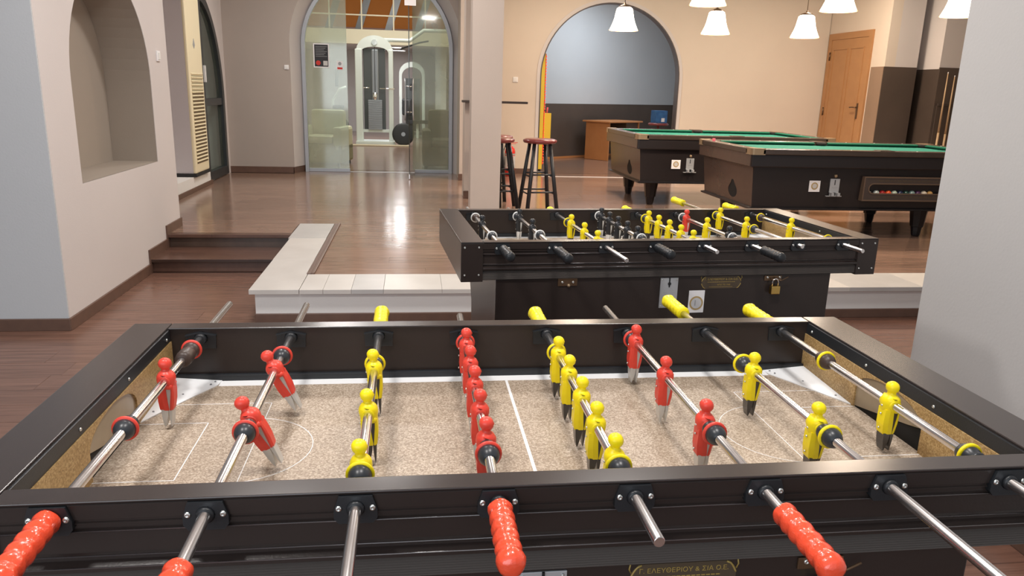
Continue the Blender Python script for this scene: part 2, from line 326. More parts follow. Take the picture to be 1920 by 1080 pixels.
pf = struct(box('trim_1', (-0.555, 3.9, 0.0), (6.0, 4.29, 0.195), 'paint_white')); pf2 = struct(box('trim_1', (-0.555, 4.28, 0.0), (-0.245, 6.25, 0.195), 'paint_white'))
struct(bev('baseboard_front', (-0.56, 3.885, 0.0), (6.0, 3.905, 0.062), 'baseboard_wood'))
cop = bpy.data.objects.new('trim_2', None); C.objects.link(cop); struct(cop)
xs = [-0.58, -0.135, 0.04, 0.24, 0.61, 0.98, 1.35, 1.72, 2.1, 2.5, 2.95, 3.4, 3.95, 4.5, 5.2, 6.0]
bev('marble_slab', (-0.585, 3.866, 0.195), (-0.283, 4.75, U + 0.004), 'marble', cop, 0.0015)
for k in range(len(xs) - 1):
    x0 = -0.279 if k == 0 else xs[k]
    bev('marble_slab', (x0, 3.866, 0.195), (xs[k+1] - 0.0015, 4.282, U + random.uniform(0.003, 0.004)), ('marble', 'marble', 'marble_grey')[k % 3], cop, 0.0012)
bev('marble_slab', (-0.587, 4.7515, 0.195), (-0.291, 5.55, U + 0.004), 'marble', cop, 0.0015)
bev('marble_slab', (-0.60, 5.5515, 0.195), (-0.293, 6.25, U + 0.005), 'marble_grey', cop, 0.0015)
struct(bev('trim_3', (-0.288, 4.284, 0.2), (-0.262, 6.25, U + 0.008), 'baseboard_wood', None, 0.003)); struct(bev('trim_3', (-0.262, 4.284, 0.2), (-0.235, 6.25, U + 0.014), 'baseboard_wood', None, 0.006))

# ------------------------------------------------------------------ structure: walls
ni = [(4.19, 0.828), (5.655, 0.828)] + arc(4.922, 1.45, 0.732, 0, PI, 28)
struct(MB().prism([(3.8, 0), (6.12, 0), (6.12, H), (3.8, H)], [ni], YZ, -1.61, -1.95).build('wall_left', 'paint_rose'))
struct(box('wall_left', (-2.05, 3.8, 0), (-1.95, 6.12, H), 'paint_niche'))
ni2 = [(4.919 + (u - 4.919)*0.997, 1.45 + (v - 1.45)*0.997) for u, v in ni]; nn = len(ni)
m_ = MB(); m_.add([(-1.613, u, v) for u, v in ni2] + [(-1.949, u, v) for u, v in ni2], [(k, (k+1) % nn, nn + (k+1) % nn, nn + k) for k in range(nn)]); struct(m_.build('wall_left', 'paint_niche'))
struct(box('wall_front', (-7, 3.79, 0), (-1.612, 3.8, H), 'paint_blue_and_daylit'))  # same paint as its neighbours; cool daylight put into the colour
struct(box('wall_front', (-7, 3.8, 0), (-2.05, 4.0, H), 'paint_taupe'))
struct(box('wall_left', (-7.1, -4, 0), (-7, 4, H), 'paint_blue_and_daylit'))
struct(box('wall_left', (-2.6, 6.12, U), (-2.5, 9.1, H), 'paint_taupe'))
struct(box('wall_left', (-2.5, 7.5, U), (-2.08, 9.12, 0.385), 'paint_white'))
do = [(9.18, U), (10.32, U)] + arc(9.24, 1.2, 1.08, 0, PI/2, 16, 1.36)
do[-1] = (9.18, 2.56)
struct(MB().prism([(9.0, 0.1), (10.45, 0.1), (10.45, H), (9.0, H)], [do], YZ, -2.13, -2.42).build('wall_left', 'paint_rose'))
struct(box('wall_left', (-3.6, 9.0, 0.1), (-3.5, 10.5, H), 'paint_taupe')); struct(box('wall_left', (-3.5, 9.0, 0.1), (-2.42, 9.05, H), 'paint_taupe')); struct(box('wall_left', (-3.5, 10.45, 0.1), (-2.42, 10.5, H), 'paint_taupe'))
# back wall with gym arch (front opening wider than the inner one: splayed reveal)
def loop(r, cx, zs, z0): return [(cx - r, z0), (cx + r, z0)][::-1] and [(cx + r, z0)] + arc(cx, zs, r, 0, PI, 32) + [(cx - r, z0)]
gf = loop(1.19, -0.06, 2.0, U); gb = loop(1.07, -0.06, 1.98, U)
m_ = MB().prism([(-3.6, U), (-1.25, U)] + gf[::-1] + [(1.5, U), (1.5, 4.4), (-3.6, 4.4)], [], XZ, 10.45, 10.452)
m_.build('wall_back', 'paint_taupe')['kind'] = 'structure'
m_ = MB(); m_.add([(x, 10.449, z) for x, z in gf] + [(x, 10.78, z) for x, z in gb], [(i, i+1, len(gf)+i+1, len(gf)+i) for i in range(len(gf)-1)], True)
struct(m_.build('wall_back', 'paint_rose'))
struct(MB().prism([(-3.6, U)] + gb[::-1] + [(1.5, U), (1.5, 4.4), (-3.6, 4.4)], [], XZ, 10.78, 10.9).build('wall_back', 'paint_lilac'))
struct(box('wall_back', (1.07, 9.86, 0.1), (1.5, 10.448, H), 'paint_pillar'))
ac_ = [(2.33, U)] + arc(3.405, 1.68, 1.075, PI, 0, 36) + [(4.48, U)]
struct(MB().prism([(1.5, 0.1), (1.5, H), (6.84, H), (6.84, 0.1), (4.48, 0.1), (4.48, U)] + ac_[::-1][1:-1] + [(2.33, U), (2.33, 0.1)], [], XZ, 10.85, 10.97).build('wall_back', 'paint_beige'))
def arch_band(r0, r1, y0, y1, name, m):
    o = [(3.405 - r1, U)] + arc(3.405, 1.68, r1, PI, 0, 36) + [(3.405 + r1, U), (3.405 + r0, U)] + arc(3.405, 1.68, r0, 0, PI, 36) + [(3.405 - r0, U)]
    return struct(MB().prism(o, [], XZ, y0, y1).build(name, m))
arch_band(1.062, 1.078, 10.83, 10.98, 'trim_4', 'arch_metal'); arch_band(1.078, 1.13, 10.838, 10.85, 'trim_4', 'paint_rose')
# right wall with the wooden door, dark wainscot
struct(box('wall_right', (6.85, 9.3, 0.1), (7.0, 11.1, H), 'paint_beige'))
struct(box('wall_right', (6.843, 9.292, U), (7.33, 9.31, 1.92), 'wainscot_dark')); struct(box('wall_right', (6.838, 9.30, U), (6.852, 9.60, 1.92), 'wainscot_brown'))
struct(box('wall_right', (7.0, 9.3, 0.1), (7.33, 9.7, H), 'paint_rose'))
struct(box('wall_right', (7.3, 10.1, 0.1), (8.3, 10.25, H), 'paint_rose')); struct(box('wall_right', (7.3, 10.08, U), (8.3, 10.1, 1.89), 'wainscot_dark'))
struct(box('wall_right', (7.47, 9.02, 0.1), (9.0, 10.1, H), 'paint_rose')); struct(box('wall_right', (7.465, 9.02, U), (7.47, 10.08, 1.90), 'wainscot_dark')); struct(box('wall_right', (7.33, 9.31, U), (7.335, 10.08, 1.90), 'wainscot_dark')); struct(box('wall_right', (7.465, 9.0, U), (9.0, 9.02, 1.92), 'wainscot_dark'))
struct(box('wall_right', (8.95, -4, 0.1), (9.05, 9.02, H), 'paint_beige'))
# pillars
struct(box('wall_pillar', (0.985, 6.6, 0.1), (1.275, 6.86, H), 'paint_pillar'))
struct(box('wall_pillar', (1.02, 8.05, 0.1), (1.28, 8.4, H), 'paint_pillar'))
# near right wall
struct(box('wall_right', (2.475, -4, 0), (2.7, 1.9, H), 'paint_grey')); struct(bev('baseboard_right', (2.46, -4, 0), (2.475, 1.905, 0.075), 'baseboard_wood'))
# baseboards
struct(bev('baseboard_left', (-1.625, 3.78, 0), (-1.597, 5.29, 0.075), 'baseboard_wood')); struct(bev('baseboard_left', (-1.615, 5.24, 0.075), (-1.597, 5.76, 0.185), 'baseboard_wood', None, 0.002)); struct(bev('baseboard_left', (-1.615, 5.70, 0.185), (-1.597, 6.135, 0.295), 'baseboard_wood', None, 0.002))
struct(bev('baseboard_front', (-7, 3.775, 0), (-1.6, 3.792, 0.075), 'baseboard_wood'))
struct(bev('baseboard_left', (-2.5, 6.12, U), (-2.49, 7.5, U + 0.07), 'baseboard_wood')); struct(bev('baseboard_left', (-2.08, 7.49, U), (-2.065, 9.18, U + 0.05), 'baseboard_wood'))
struct(bev('baseboard_back', (-2.13, 10.435, U), (-1.25, 10.45, U + 0.09), 'baseboard_wood')); struct(MB().add([(-1.25, 10.435, U), (-1.25, 10.435, U+.09), (-1.13, 10.77, U+.09), (-1.13, 10.77, U), (-1.262, 10.435, U), (-1.262, 10.435, U+.09), (-1.145, 10.78, U+.09), (-1.145, 10.78, U)], [(0,1,2,3), (4,7,6,5), (1,5,6,2), (0,4,5,1), (3,2,6,7)]).build('baseboard_back', 'baseboard_wood'))
struct(bev('baseboard_back', (1.055, 9.845, U), (1.5, 9.862, U + 0.09), 'baseboard_wood')); struct(bev('baseboard_back', (1.5, 10.835, U), (2.275, 10.85, U + 0.08), 'baseboard_wood')); struct(bev('baseboard_back', (4.54, 10.835, U), (6.84, 10.85, U + 0.08), 'baseboard_wood'))
struct(bev('baseboard_pillar', (1.01, 8.035, U), (1.29, 8.05, U + 0.09), 'baseboard_wood')); struct(bev('baseboard_pillar', (0.975, 6.588, U), (1.285, 6.6, U + 0.09), 'baseboard_wood'))
struct(bev('trim_5', (2.34, 10.47, U), (4.47, 10.51, U + 0.006), 'paint_rose', None, 0.002))
struct(bev('trim_5', (4.50, 10.50, U), (6.5, 10.54, U + 0.035), 'paint_white', None, 0.004)); struct(bev('trim_5', (4.42, 10.49, U), (4.51, 10.56, U + 0.08), 'paint_white', None, 0.01))
# ceiling
struct(box('ceiling', (-7.1, -1.5, H), (9.05, 11.1, H + 0.1), 'ceiling_paint'))
# arch room
struct(MB().prism([(2.2, 12.9), (6.6, 16.2), (6.54, 16.28), (2.14, 12.98)], [], XY, 0.1, H).build('wall_back', 'paint_blue_and_daylit'))
struct(MB().prism([(2.206, 12.892), (6.606, 16.192), (6.6, 16.2), (2.2, 12.9)], [], XY, U, 1.24).build('wall_back', 'wainscot_dark'))
struct(MB().prism([(2.22, 12.885), (6.62, 16.185), (6.60, 16.20), (2.2, 12.9)], [], XY, U, U + 0.04).build('baseboard_back', 'desk_wood'))
struct(box('wall_left', (1.9, 10.97, 0.1), (2.0, 13.1, H), 'paint_white')); struct(box('wall_left', (2.0, 12.5, 0.1), (2.45, 13.2, H), 'paint_blue_and_daylit'))
struct(box('wall_right', (6.5, 10.97, 0.1), (6.6, 16.3, H), 'paint_blue_and_daylit')); struct(box('ceiling', (1.9, 10.97, H), (6.6, 16.3, H + 0.1), 'ceiling_paint'))
# gym
struct(box('wall_gym', (-3.5, 10.9, 0.1), (-3.4, 22, 5), 'paint_cream')); struct(box('wall_gym', (1.75, 13.2, 0.1), (1.85, 22, 5), 'paint_cream')); struct(box('wall_gym', (1.8, 10.97, 0.1), (1.9, 13.2, 5), 'paint_cream'))
struct(box('wall_gym', (-3.5, 21.4, 0.1), (1.9, 21.5, 3.0), 'paint_lilac')); struct(box('wall_gym', (-3.5, 20.0, 2.9), (1.9, 20.1, 5.5), 'paint_orange'))
struct(box('ceiling', (-3.5, 10.9, 5.0), (1.9, 20.1, 5.1), 'ceiling_paint'))

# ------------------------------------------------------------------ table football
P = 0.177; ZR = 0.966
def octa(w, h, c): return [(-w/2+c, -h/2), (w/2-c, -h/2), (w/2, -h/2+c), (w/2, h/2-c), (w/2-c*0.9, h/2), (-w/2+c*0.9, h/2), (-w/2, h/2-c), (-w/2, -h/2+c)]
def screw(parent, x, y, z, ax='y', s=1, r=0.0042):
    q = Matrix.Translation((x, y, z)) @ (Matrix.Rotation(PI/2*s, 4, 'X') if ax == 'y' else Matrix.Rotation(PI/2*s, 4, 'Y') if ax == 'x' else Matrix.Identity(4))
    m = MB().lathe([(r, 0), (r, 0.001), (r*0.7, 0.0022), (r*0.3, 0.0022), (r*0.28, 0.0012)], 10, q)
    return m.build('screw', 'screw_steel', parent)
def foosball(label, loc, rz):
    t = thing('football_table', label, 'football table', loc, rz, None)
    X0, X1, x0, x1 = -0.1367, 1.3818, -0.0640, 1.3040; y0, y1, w = 0.0, 0.7055, 0.031; T = 0.0187; Fz = -0.0906; B = -0.108
    # rails: profile in (y, z)
    pr = [(0.003, T), (0, T-0.003), (0, -0.003), (0.003, -0.005), (0.003, -0.007), (0.001, -0.0085), (0.001, -0.0095), (0.0045, -0.011), (0.0045, -0.0175), (0.0015, -0.0195), (0.0015, -0.021), (0.006, -0.024), (0.006, -0.051), (0.0035, -0.053),
          (0.0035, -0.055), (0.006, -0.057), (0.006, -0.061), (-0.0035, -0.0655), (-0.0035, -0.072), (0.008, -0.075), (0.008, -0.0765)]
    rb = [(0.012, -0.0770)]
    for k in range(8): z = -0.0775 - k*0.0036; rb += [(0.0055, z), (0.0030, z-0.0018), (0.0035, z-0.0024), (0.0065, z-0.0028), (0.0065, z-0.0034)]
    rb += [(0.012, -0.1066)]
    pr += [(0.008, B), (0.031, B), (0.031, T)]
    def rail(flip):
        f = (lambda u, v, d: (d, u, v)) if not flip else (lambda u, v, d: (d, y1 - u, v))
        MB().prism(pr, [], f, x0 - 0.001, x1 + 0.001).build('side_rail', 'black_laminate', t)
        MB().prism(rb, [], f, x0 - 0.001, x1 + 0.001).build('ribbed_strip', 'rib_strip', t)
        for zb, yb in ((-0.0195, 0.0010), (-0.054, 0.0030), (-0.0660, -0.0040)):
            ya = yb if not flip else y1 - yb
            MB().tube((x0, ya, zb), (x1, ya, zb), 0.0011, 8).build('highlight_bead', 'glint_bead', t)  # added bead, rounded to catch a thin highlight line on the profile edge
        a, b = (-0.0015, 0.0345) if not flip else (y1 - 0.0345, y1 + 0.0015)
        bev('rail_cap', (x0 + 0.002, a, T), (x1 - 0.002, b, T + 0.003), 'rim_laminate', t, 0.0015)
        i0, i1 = (0.031, 0.035) if not flip else (y1 - 0.035, y1 - 0.031)
        bev('inner_ledge', (x0, i0, Fz), (x1, i1 + (0.006 if not flip else 0) , Fz + 0.014), 'black_plastic', t, 0.002) if not flip else bev('inner_ledge', (x0, i0 - 0.006, Fz), (x1, i1, Fz + 0.014), 'black_plastic', t, 0.002)
    rail(False); rail(True)
    for a, b in ((X0, x0), (x1, X1)):
        bev('end_rail', (a, y0, B - 0.004), (b, y1, T), 'black_laminate', t, 0.002)
        bev('rail_cap', (a, y0 - 0.0015, T), (b, y1 + 0.0015, T + 0.003), 'rim_laminate', t, 0.0015)
        for yy, s in ((-0.002, 1), (y1 + 0.002, -1)):
            cp = bev('corner_plate', (a + 0.001, min(yy, yy + s*0.002), B - 0.003), (b - 0.001, max(yy, yy + s*0.002), T - 0.002), 'black_laminate', t, 0.001)
            for sx in (a + 0.012, b - 0.014):
                for sz in (0.004, -0.088): screw(cp, sx, yy, sz, 'y', s, 0.0035)
    # playing surface, end boards with the goals
    bev('playfield', (x0, 0.031, Fz - 0.012), (x1, 0.675, Fz), 'field_board', t, 0.001)
    for xw, s in ((x0, 1), (x1, -1)):
        am = [(0.258, -0.046)] + arc(0.360, -0.046, 0.102, PI, 0, 16, 0.038)[1:] + [(0.462, Fz)]
        MB().prism([(0.031, Fz), (0.258, Fz)] + am + [(0.675, Fz), (0.675, -0.007), (0.031, -0.007)], [], YZ, xw, xw + s*0.006).build('end_board', 'end_chipboard', t)
        MB().prism([(0.258, Fz), (0.258, -0.046), (0.300, -0.056), (0.360, -0.068), (0.420, -0.080), (0.462, -0.088), (0.462, Fz)], [], YZ, xw, xw + s*0.0010).build('goal_opening', 'black_hole', t)
        MB().prism(am[:-1] + [(0.462, -0.088), (0.420, -0.080), (0.360, -0.068), (0.300, -0.056)], [], YZ, xw, xw + s*0.0028).build('goal_shield', 'goal_plate', t)
        bev('board_clip', (xw, 0.031, -0.007), (xw + s*0.004, 0.675, T - 0.001), 'black_plastic', t, 0.001)
        for yy in (0.06, 0.24, 0.44, 0.65): screw(t, xw + s*0.004, yy, 0.004, 'x', s, 0.003)
        for fl in (0, 1):                       # white corner plates, slightly ramped
            ym = (lambda v: v) if fl == 0 else (lambda v: 0.706 - v)
            pts = [(xw + s*0.006, ym(0.672), Fz+0.010), (xw + s*0.102, ym(0.672), Fz+0.002), (xw + s*0.098, ym(0.640), Fz+0.002), (xw + s*0.07, ym(0.59), Fz + 0.002), (xw + s*0.006, ym(0.468), Fz+0.002)]
            m = MB().add(pts + [(x, y, z - 0.0018) for x, y, z in pts], [(0,1,2,3,4), (9,8,7,6,5)] + [(i, (i+1) % 5, 5+(i+1) % 5, 5+i) for i in range(5)])
            cpl = m.build('corner_ramp', 'white_metal', t)
            for dx, dy in ((0.09, 0.655), (0.085, 0.64), (0.045, 0.59), (0.015, 0.51)):
                MB().lathe([(0.0022, 0), (0.0018, 0.0008)], 8, Matrix.Translation((xw + s*dx, ym(dy), Fz + 0.0035))).build('rivet', 'grey_metal', cpl)
    def line(pts, wd, name='pitch_line', m='field_paint', c=False):
        b = MB()
        for (ax, ay), (bx, by) in zip(pts, pts[1:]):
            d = Vector((bx-ax, by-ay)); n = Vector((-d.y, d.x)).normalized() * wd / 2
            q = [(ax-n.x, ay-n.y), (bx-n.x, by-n.y), (bx+n.x, by+n.y), (ax+n.x, ay+n.y)]
            b.prism(q, [], XY, Fz, Fz + 0.0004)
        return b.build(name, m, t)
    line([(x0 + 0.10, 0.653), (x1 - 0.10, 0.653)], 0.032, 'touch_line'); line([(x0 + 0.10, 0.055), (x1 - 0.10, 0.055)], 0.032, 'touch_line')
    line([(0.6195, 0.07), (0.6195, 0.638)], 0.0055, 'halfway_line')
    for s, o in ((1, 0), (-1, 1.24)):
        line([(o + s*q[0], q[1]) for q in ((-0.05, 0.546), (0.156, 0.546), (0.156, 0.166), (-0.05, 0.166))], 0.0012, 'penalty_line')
        line([(o + s*q[0], q[1]) for q in ((-0.058, 0.461), (0.06, 0.461), (0.06, 0.252), (-0.058, 0.252))], 0.0015, 'penalty_line')
        line([(o + s*u, v) for u, v in arc(0.135, 0.356, 0.12, -PI/2, PI/2, 20)], 0.0012, 'penalty_line')
    # bearings
    for i in range(8):
        for yy, s in ((0.0, 1), (0.7055, -1)):
            c, z = i * P, 0.0
            f = lambda u, v, d: (c + u, d, v)
            bp = MB().prism([(-0.021, -0.020), (0.021, -0.020), (0.0265, -0.013), (0.0265, -0.002), (0.0205, 0.0165), (-0.0205, 0.0165), (-0.0265, -0.002), (-0.0265, -0.013)], [], f, yy - s*0.005, yy + s*0.004)
            bp.lathe([(0.0115, 0), (0.0105, 0.003), (0.0088, 0.005)], 14, Matrix.Translation((c, yy - s*0.005, 0)) @ Matrix.Rotation(PI/2*s, 4, 'X'))
            bo = bp.build('bearing_plate', 'black_plastic', t)
            for dx in (-0.0205, 0.0205): screw(bo, c + dx, yy - s*0.005, 0.001, 'y', s)
            yi = yy + s*0.031
            ib = MB().prism([(-0.028, -0.022), (0.028, -0.022), (0.029, 0.006), (0, 0.012), (-0.029, 0.006)], [], f, yi - s*0.002, yi + s*0.003)
            ib.lathe([(0.014, 0), (0.012, 0.006), (0.0105, 0.016)], 14, Matrix.Translation((c, yi, 0)) @ Matrix.Rotation(-PI/2*s, 4, 'X'))
            ib.build('inner_bearing', 'black_plastic', t)
            MB().prism([(-0.030, 0.005), (0, 0.0115), (0.030, 0.005), (0.030, 0.0068), (0, 0.0135), (-0.030, 0.0068)], [], f, yi - s*0.001, yi + s*0.008).build('bearing_lip', 'black_plastic', t)
    # cabinet with tapered legs
    ca, cb, cf = -0.018, 1.215, 0.022
    MB().prism([(cf, B), (0.69, B), (0.69, -0.20), (0.60, -0.34), (0.56, -0.90), (0.06, -0.90), (cf, -0.34)], [], YZ, ca + 0.004, cb - 0.004).build('cabinet', 'cabinet_brown', t)
    bev('front_panel', (ca, 0.012, -0.60), (cb, cf, B), 'black_laminate', t, 0.002)
    for lx in (ca + 0.03, cb - 0.11):
        for ly in (0.07, 0.47): MB().bev((lx, ly, -0.955), (lx + 0.08, ly + 0.08, -0.895), 0.004).build('foot', 'black_plastic', t)
    # coin plate, label, sticker, hasp
    pl = bev('coin_plate', (0.562, 0.009, -0.221), (0.627, 0.012, -0.113), 'alu_plate', t, 0.0008)
    MB().lathe([(0.006, 0), (0.006, 0.002)], 12, Matrix.Translation((0.595, 0.009, -0.134)) @ Matrix.Rotation(PI/2, 4, 'X')).build('coin_slot', 'ink', pl)
    box('slot', (0.5930, 0.0065, -0.146), (0.5965, 0.0092, -0.1128), 'black_hole', pl)
    for sx in (0.568, 0.621):
        for sz in (-0.119, -0.214): screw(pl, sx, 0.009, sz, 'y', 1, 0.0026)
    b = MB()
    for k, (a, c) in enumerate(((.583, .607), (.578, .612), (.575, .615), (.578, .612), (.576, .614), (.58, .61))): b.box((a, 0.0085, -0.152 - k*0.0065), (c, 0.009, -0.1512 - k*0.0065))
    b.build('print', 'ink_grey', pl)
    hp = bev('hinge_bracket', (0.194, 0.008, -0.134), (0.262, 0.012, -0.108), 'handle_bronze', t, 0.001)
    for sx in (0.210, 0.247): screw(hp, sx, 0.008, -0.121, 'y', 1, 0.0045)
    MB().sphere((0.232, 0.007, -0.132), 0.006).build('latch_knob', 'corner_cap', hp)
    f0 = lambda u, v, d: (u, d, v); lz = -0.1335
    lb = MB().prism([(0.79 + u, lz + v) for u, v in octa(0.150, 0.044, 0.012)], [], f0, 0.0112, 0.012).build('maker_label', 'label_brown', t)
    for sx_ in (-1, 1):                          # scroll ornaments at the corners
        for sz_ in (-1, 1):
            MB().path([(0.79 + sx_*(0.060 + 0.012*q**0.5*1.2), 0.0112, lz + sz_*(0.021 - 0.017*q)) for q in (0.0, 0.15, 0.35, 0.6, 0.85, 1.0)], 0.0015, 5).build('scroll', 'gold_print', lb)
        MB().path([(0.79 + sx_*0.0745, 0.0112, lz + 0.010), (0.79 + sx_*0.0775, 0.0112, lz + 0.016), (0.79 + sx_*0.0760, 0.0112, lz + 0.0235)], 0.0012, 5).build('scroll', 'gold_print', lb)
    text('Γ. ΕΛΕΥΘΕΡΙΟΥ & ΣΙΑ Ο.Ε.', 0.0100, 'lettering', 'gold_print', lb, front(0.79, 0.0108, lz + 0.0115), 0.126)
    text('ΑΠΟ ΤΟ 1950', 0.0070, 'lettering', 'gold_print', lb, front(0.80, 0.0108, lz - 0.0085), 0.05)
    b = MB()
    for k in range(15): b.box((0.738 + k*0.0070, 0.0107, lz + 0.0008), (0.7435 + k*0.0070, 0.0112, lz + 0.0026)); b.box((0.745 + k*0.006, 0.0107, lz - 0.0165), (0.749 + k*0.006, 0.0112, lz - 0.0150))
    fp = b.build('fine_print', 'gold_print', lb); fp['kind'] = 'stuff'
    stk = bev('coin_sticker', (0.672, 0.0105, -0.242), (0.731, 0.012, -0.161), 'paper', t, 0.0004)
    q = Matrix.Translation((0.7015, 0.0105, -0.207)) @ Matrix.Rotation(PI/2, 4, 'X')
    MB().lathe([(0.0255, 0), (0.0255, 0.0006)], 28, q).build('coin_rim', 'coin_gold', stk); MB().lathe([(0.0195, 0), (0.0195, 0.0012)], 28, q).build('coin_centre', 'coin_silver', stk)
    text('1', 0.030, 'numeral', 'ink_grey', stk, front(0.697, 0.0090, -0.207), None)
    hs = MB(); hs.bev((0.953, 0.008, -0.130), (1.02, 0.012, -0.112), 0.001); hs.path([(0.99, 0.006, -0.118), (1.01, -0.006, -0.128), (1.036, -0.008, -0.113)], 0.002, 6); hs.path([(0.978, 0.01, -0.120), (0.978, -0.004, -0.124), (0.985, -0.006, -0.13)], 0.003, 6)
    ho = hs.build('hasp', 'handle_bronze', t)
    for sx in (0.965, 1.012): screw(ho, sx, 0.008, -0.118, 'y', 1, 0.0045)
    return t
T1 = foosball('large dark football table in the foreground with red and yellow player figures', (0, 0, ZR), 0)
T2 = clone(T1); T2.location = (0.7165, 1.5715, ZR); T2.rotation_euler = (0, 0, 0.0656)
T2['label'] = 'dark football table further back with black, yellow and one red player figure'
T2.name = 'football_table.001'
T1['group'] = T2['group'] = 'table football tables'

def padlock(T, label):
    t = thing('padlock', label, 'padlock'); t.matrix_world = T.matrix_basis @ Matrix.Translation((0.990, -0.004, -0.176))
    bev('lock_body', (-0.017, -0.009, 0), (0.017, 0.009, 0.030), 'brass', t, 0.003)
    MB().path([(-0.011, 0, 0.028), (-0.011, 0, 0.044)] + [(-0.011*math.cos(a), 0, 0.044 + 0.011*math.sin(a)) for a in [0.4, 0.8, 1.2, 1.6, 2.0, 2.4, 2.8]] + [(0.011, 0, 0.044), (0.011, 0, 0.028)], 0.0028, 8).build('shackle', 'steel', t)
padlock(T1, 'brass padlock on the front of the foreground football table, at the lower right frame edge')
padlock(T2, 'small brass padlock hanging on the front of the further football table')

# player figure: x is the playing direction, z up, rod through the origin along y
def fig_body():
    b = MB()
    def ring(z, cx, rx, ry, n=14): return [(cx + rx*math.copysign(abs(math.cos(2*PI*i/n))**0.85, math.cos(2*PI*i/n)), ry*math.copysign(abs(math.sin(2*PI*i/n))**0.85, math.sin(2*PI*i/n)), z) for i in range(n)]
    b.rings([ring(-0.012, 0, 0.0128, 0.0128), ring(-0.010, 0, 0.0138, 0.0135), ring(-0.006, 0.0, 0.0142, 0.0140), ring(0.001, 0.0, 0.0154, 0.015),
             ring(0.007, 0.0, 0.0152, 0.0155), ring(0.0115, -0.0003, 0.0130, 0.0145), ring(0.0150, -0.0005, 0.0098, 0.0110), ring(0.0172, -0.0004, 0.0072, 0.0078), ring(0.019, -0.0002, 0.0068, 0.007), ring(0.0215, 0, 0.0068, 0.0068), ring(0.024, 0, 0.007, 0.007)])
    b.rings([ring(z, c, r1, r2) for z, c, r1, r2 in ((0.0205, 0.0008, 0.0060, 0.006), (0.0225, 0.0005, 0.0084, 0.0082), (0.0255, 0.0003, 0.0103, 0.0100), (0.0295, 0, 0.0110, 0.0105), (0.0335, -0.0003, 0.0104, 0.0100), (0.037, -0.0004, 0.0080, 0.0078), (0.0392, -0.0004, 0.0045, 0.0045), (0.0397, -0.0004, 0.0015, 0.0015))])
    b.rings([ring(z, 0.0102 , r, r*0.8, 8) for z, r in ((0.0268, 0.0005), (0.028, 0.0016), (0.030, 0.0013), (0.0315, 0.0004))])   # nose
    for s in (-1, 1):                            # arms held at the sides, hands on the belly
        b.path([(-0.001, s*0.0118, 0.0120), (-0.0035, s*0.0140, 0.005), (-0.002, s*0.0145, -0.003), (0.004, s*0.0138, -0.009), (0.010, s*0.0105, -0.010)], 0.0048, 8)
    b.tube((0, -0.0165, 0), (0, 0.0165, 0), 0.0100, 16)          # boss round the rod
    def shell(rows):                             # front or back half of the legs: (z, outer, inner, half width)
        rs = []
        for z, a, c, w in rows: rs.append([(a, -w*0.8, z), (a, w*0.8, z), ((a+c)/2, w, z), (c, w, z), (c, -w, z), ((a+c)/2, -w, z)])
        b.rings(rs, smooth=False)
    shell([(-0.008, -0.0128, 0.0012, 0.0130), (-0.020, -0.0132, 0.0016, 0.0128), (-0.036, -0.0138, 0.0026, 0.0122), (-0.0515, -0.0120, 0.0038, 0.0110), (-0.054, -0.0105, 0.0030, 0.0100)])
    shell([(-0.008, 0.0130, 0.0095, 0.0130), (-0.020, 0.0135, 0.0088, 0.0128), (-0.036, 0.0128, 0.0066, 0.0120), (-0.0515, 0.0100, 0.0046, 0.0110), (-0.054, 0.0090, 0.0050, 0.0100)])
    return b
def fig_foot():
    b = MB(); q = lambda rows: b.rings([[(a, -w, z), (c, -w, z), (c, w, z), (a, w, z)] for z, a, c, w in rows], smooth=False)
    q([(-0.008, 0.0010, 0.0098, 0.0116), (-0.036, 0.0022, 0.0070, 0.0112), (-0.053, 0.0032, 0.0052, 0.0102)])
    q([(-0.052, -0.0098, 0.0022, 0.0102), (-0.064, -0.0094, 0.0008, 0.0100), (-0.076, -0.0080, -0.0024, 0.0096), (-0.0848, -0.0062, -0.0050, 0.0088)])
    q([(-0.052, 0.0028, 0.0086, 0.0102), (-0.066, 0.0030, 0.0074, 0.0100), (-0.078, 0.0036, 0.0060, 0.0095), (-0.0848, 0.0044, 0.0052, 0.0088)])
    return b
FB, FF = {}, {}
def figure(parent, y, tilt, col, foot):
    if col not in FB:
        FB[col] = fig_body().build('player_figure', col).data; bpy.data.objects.remove([o for o in C.objects if o.data == FB[col]][0])
    if foot not in FF:
        FF[foot] = fig_foot().build('foot', foot).data; bpy.data.objects.remove([o for o in C.objects if o.data == FF[foot]][0])
    o = bpy.data.objects.new('player_figure', FB[col]); C.objects.link(o); o.parent = parent; o.location = (0, y, 0); o.rotation_euler = (0, tilt, 0)
    q = bpy.data.objects.new('foot', FF[foot]); C.objects.link(q); q.parent = o
    for z in (-0.003, -0.018, -0.044): screw(o, -0.0138, 0, z, 'x', -1, 0.0019)
    return o
def handle_mb():
    b = MB(); pr = [(0.0085, 0), (0.0135, 0.001)]
    for k in range(60):
        u = k / 59; pr.append((0.0152 + 0.0008*math.cos(u*2*PI*5.0) + (0.0012 if u > 0.9 else 0), 0.003 + u*0.108))
    pr += [(0.0160, 0.115), (0.0145, 0.1195), (0.0105, 0.1225), (0.005, 0.124), (0.0008, 0.1243)]
    rs = []
    for r, z in pr:
        rs.append([((r + 0.0004*math.sin(5*(2*PI*i/20) + z*60))*math.cos(2*PI*i/20), (r + 0.0004*math.sin(5*(2*PI*i/20) + z*60))*math.sin(2*PI*i/20), z) for i in range(20)])
    return b.rings(rs)
HANDLE = {}
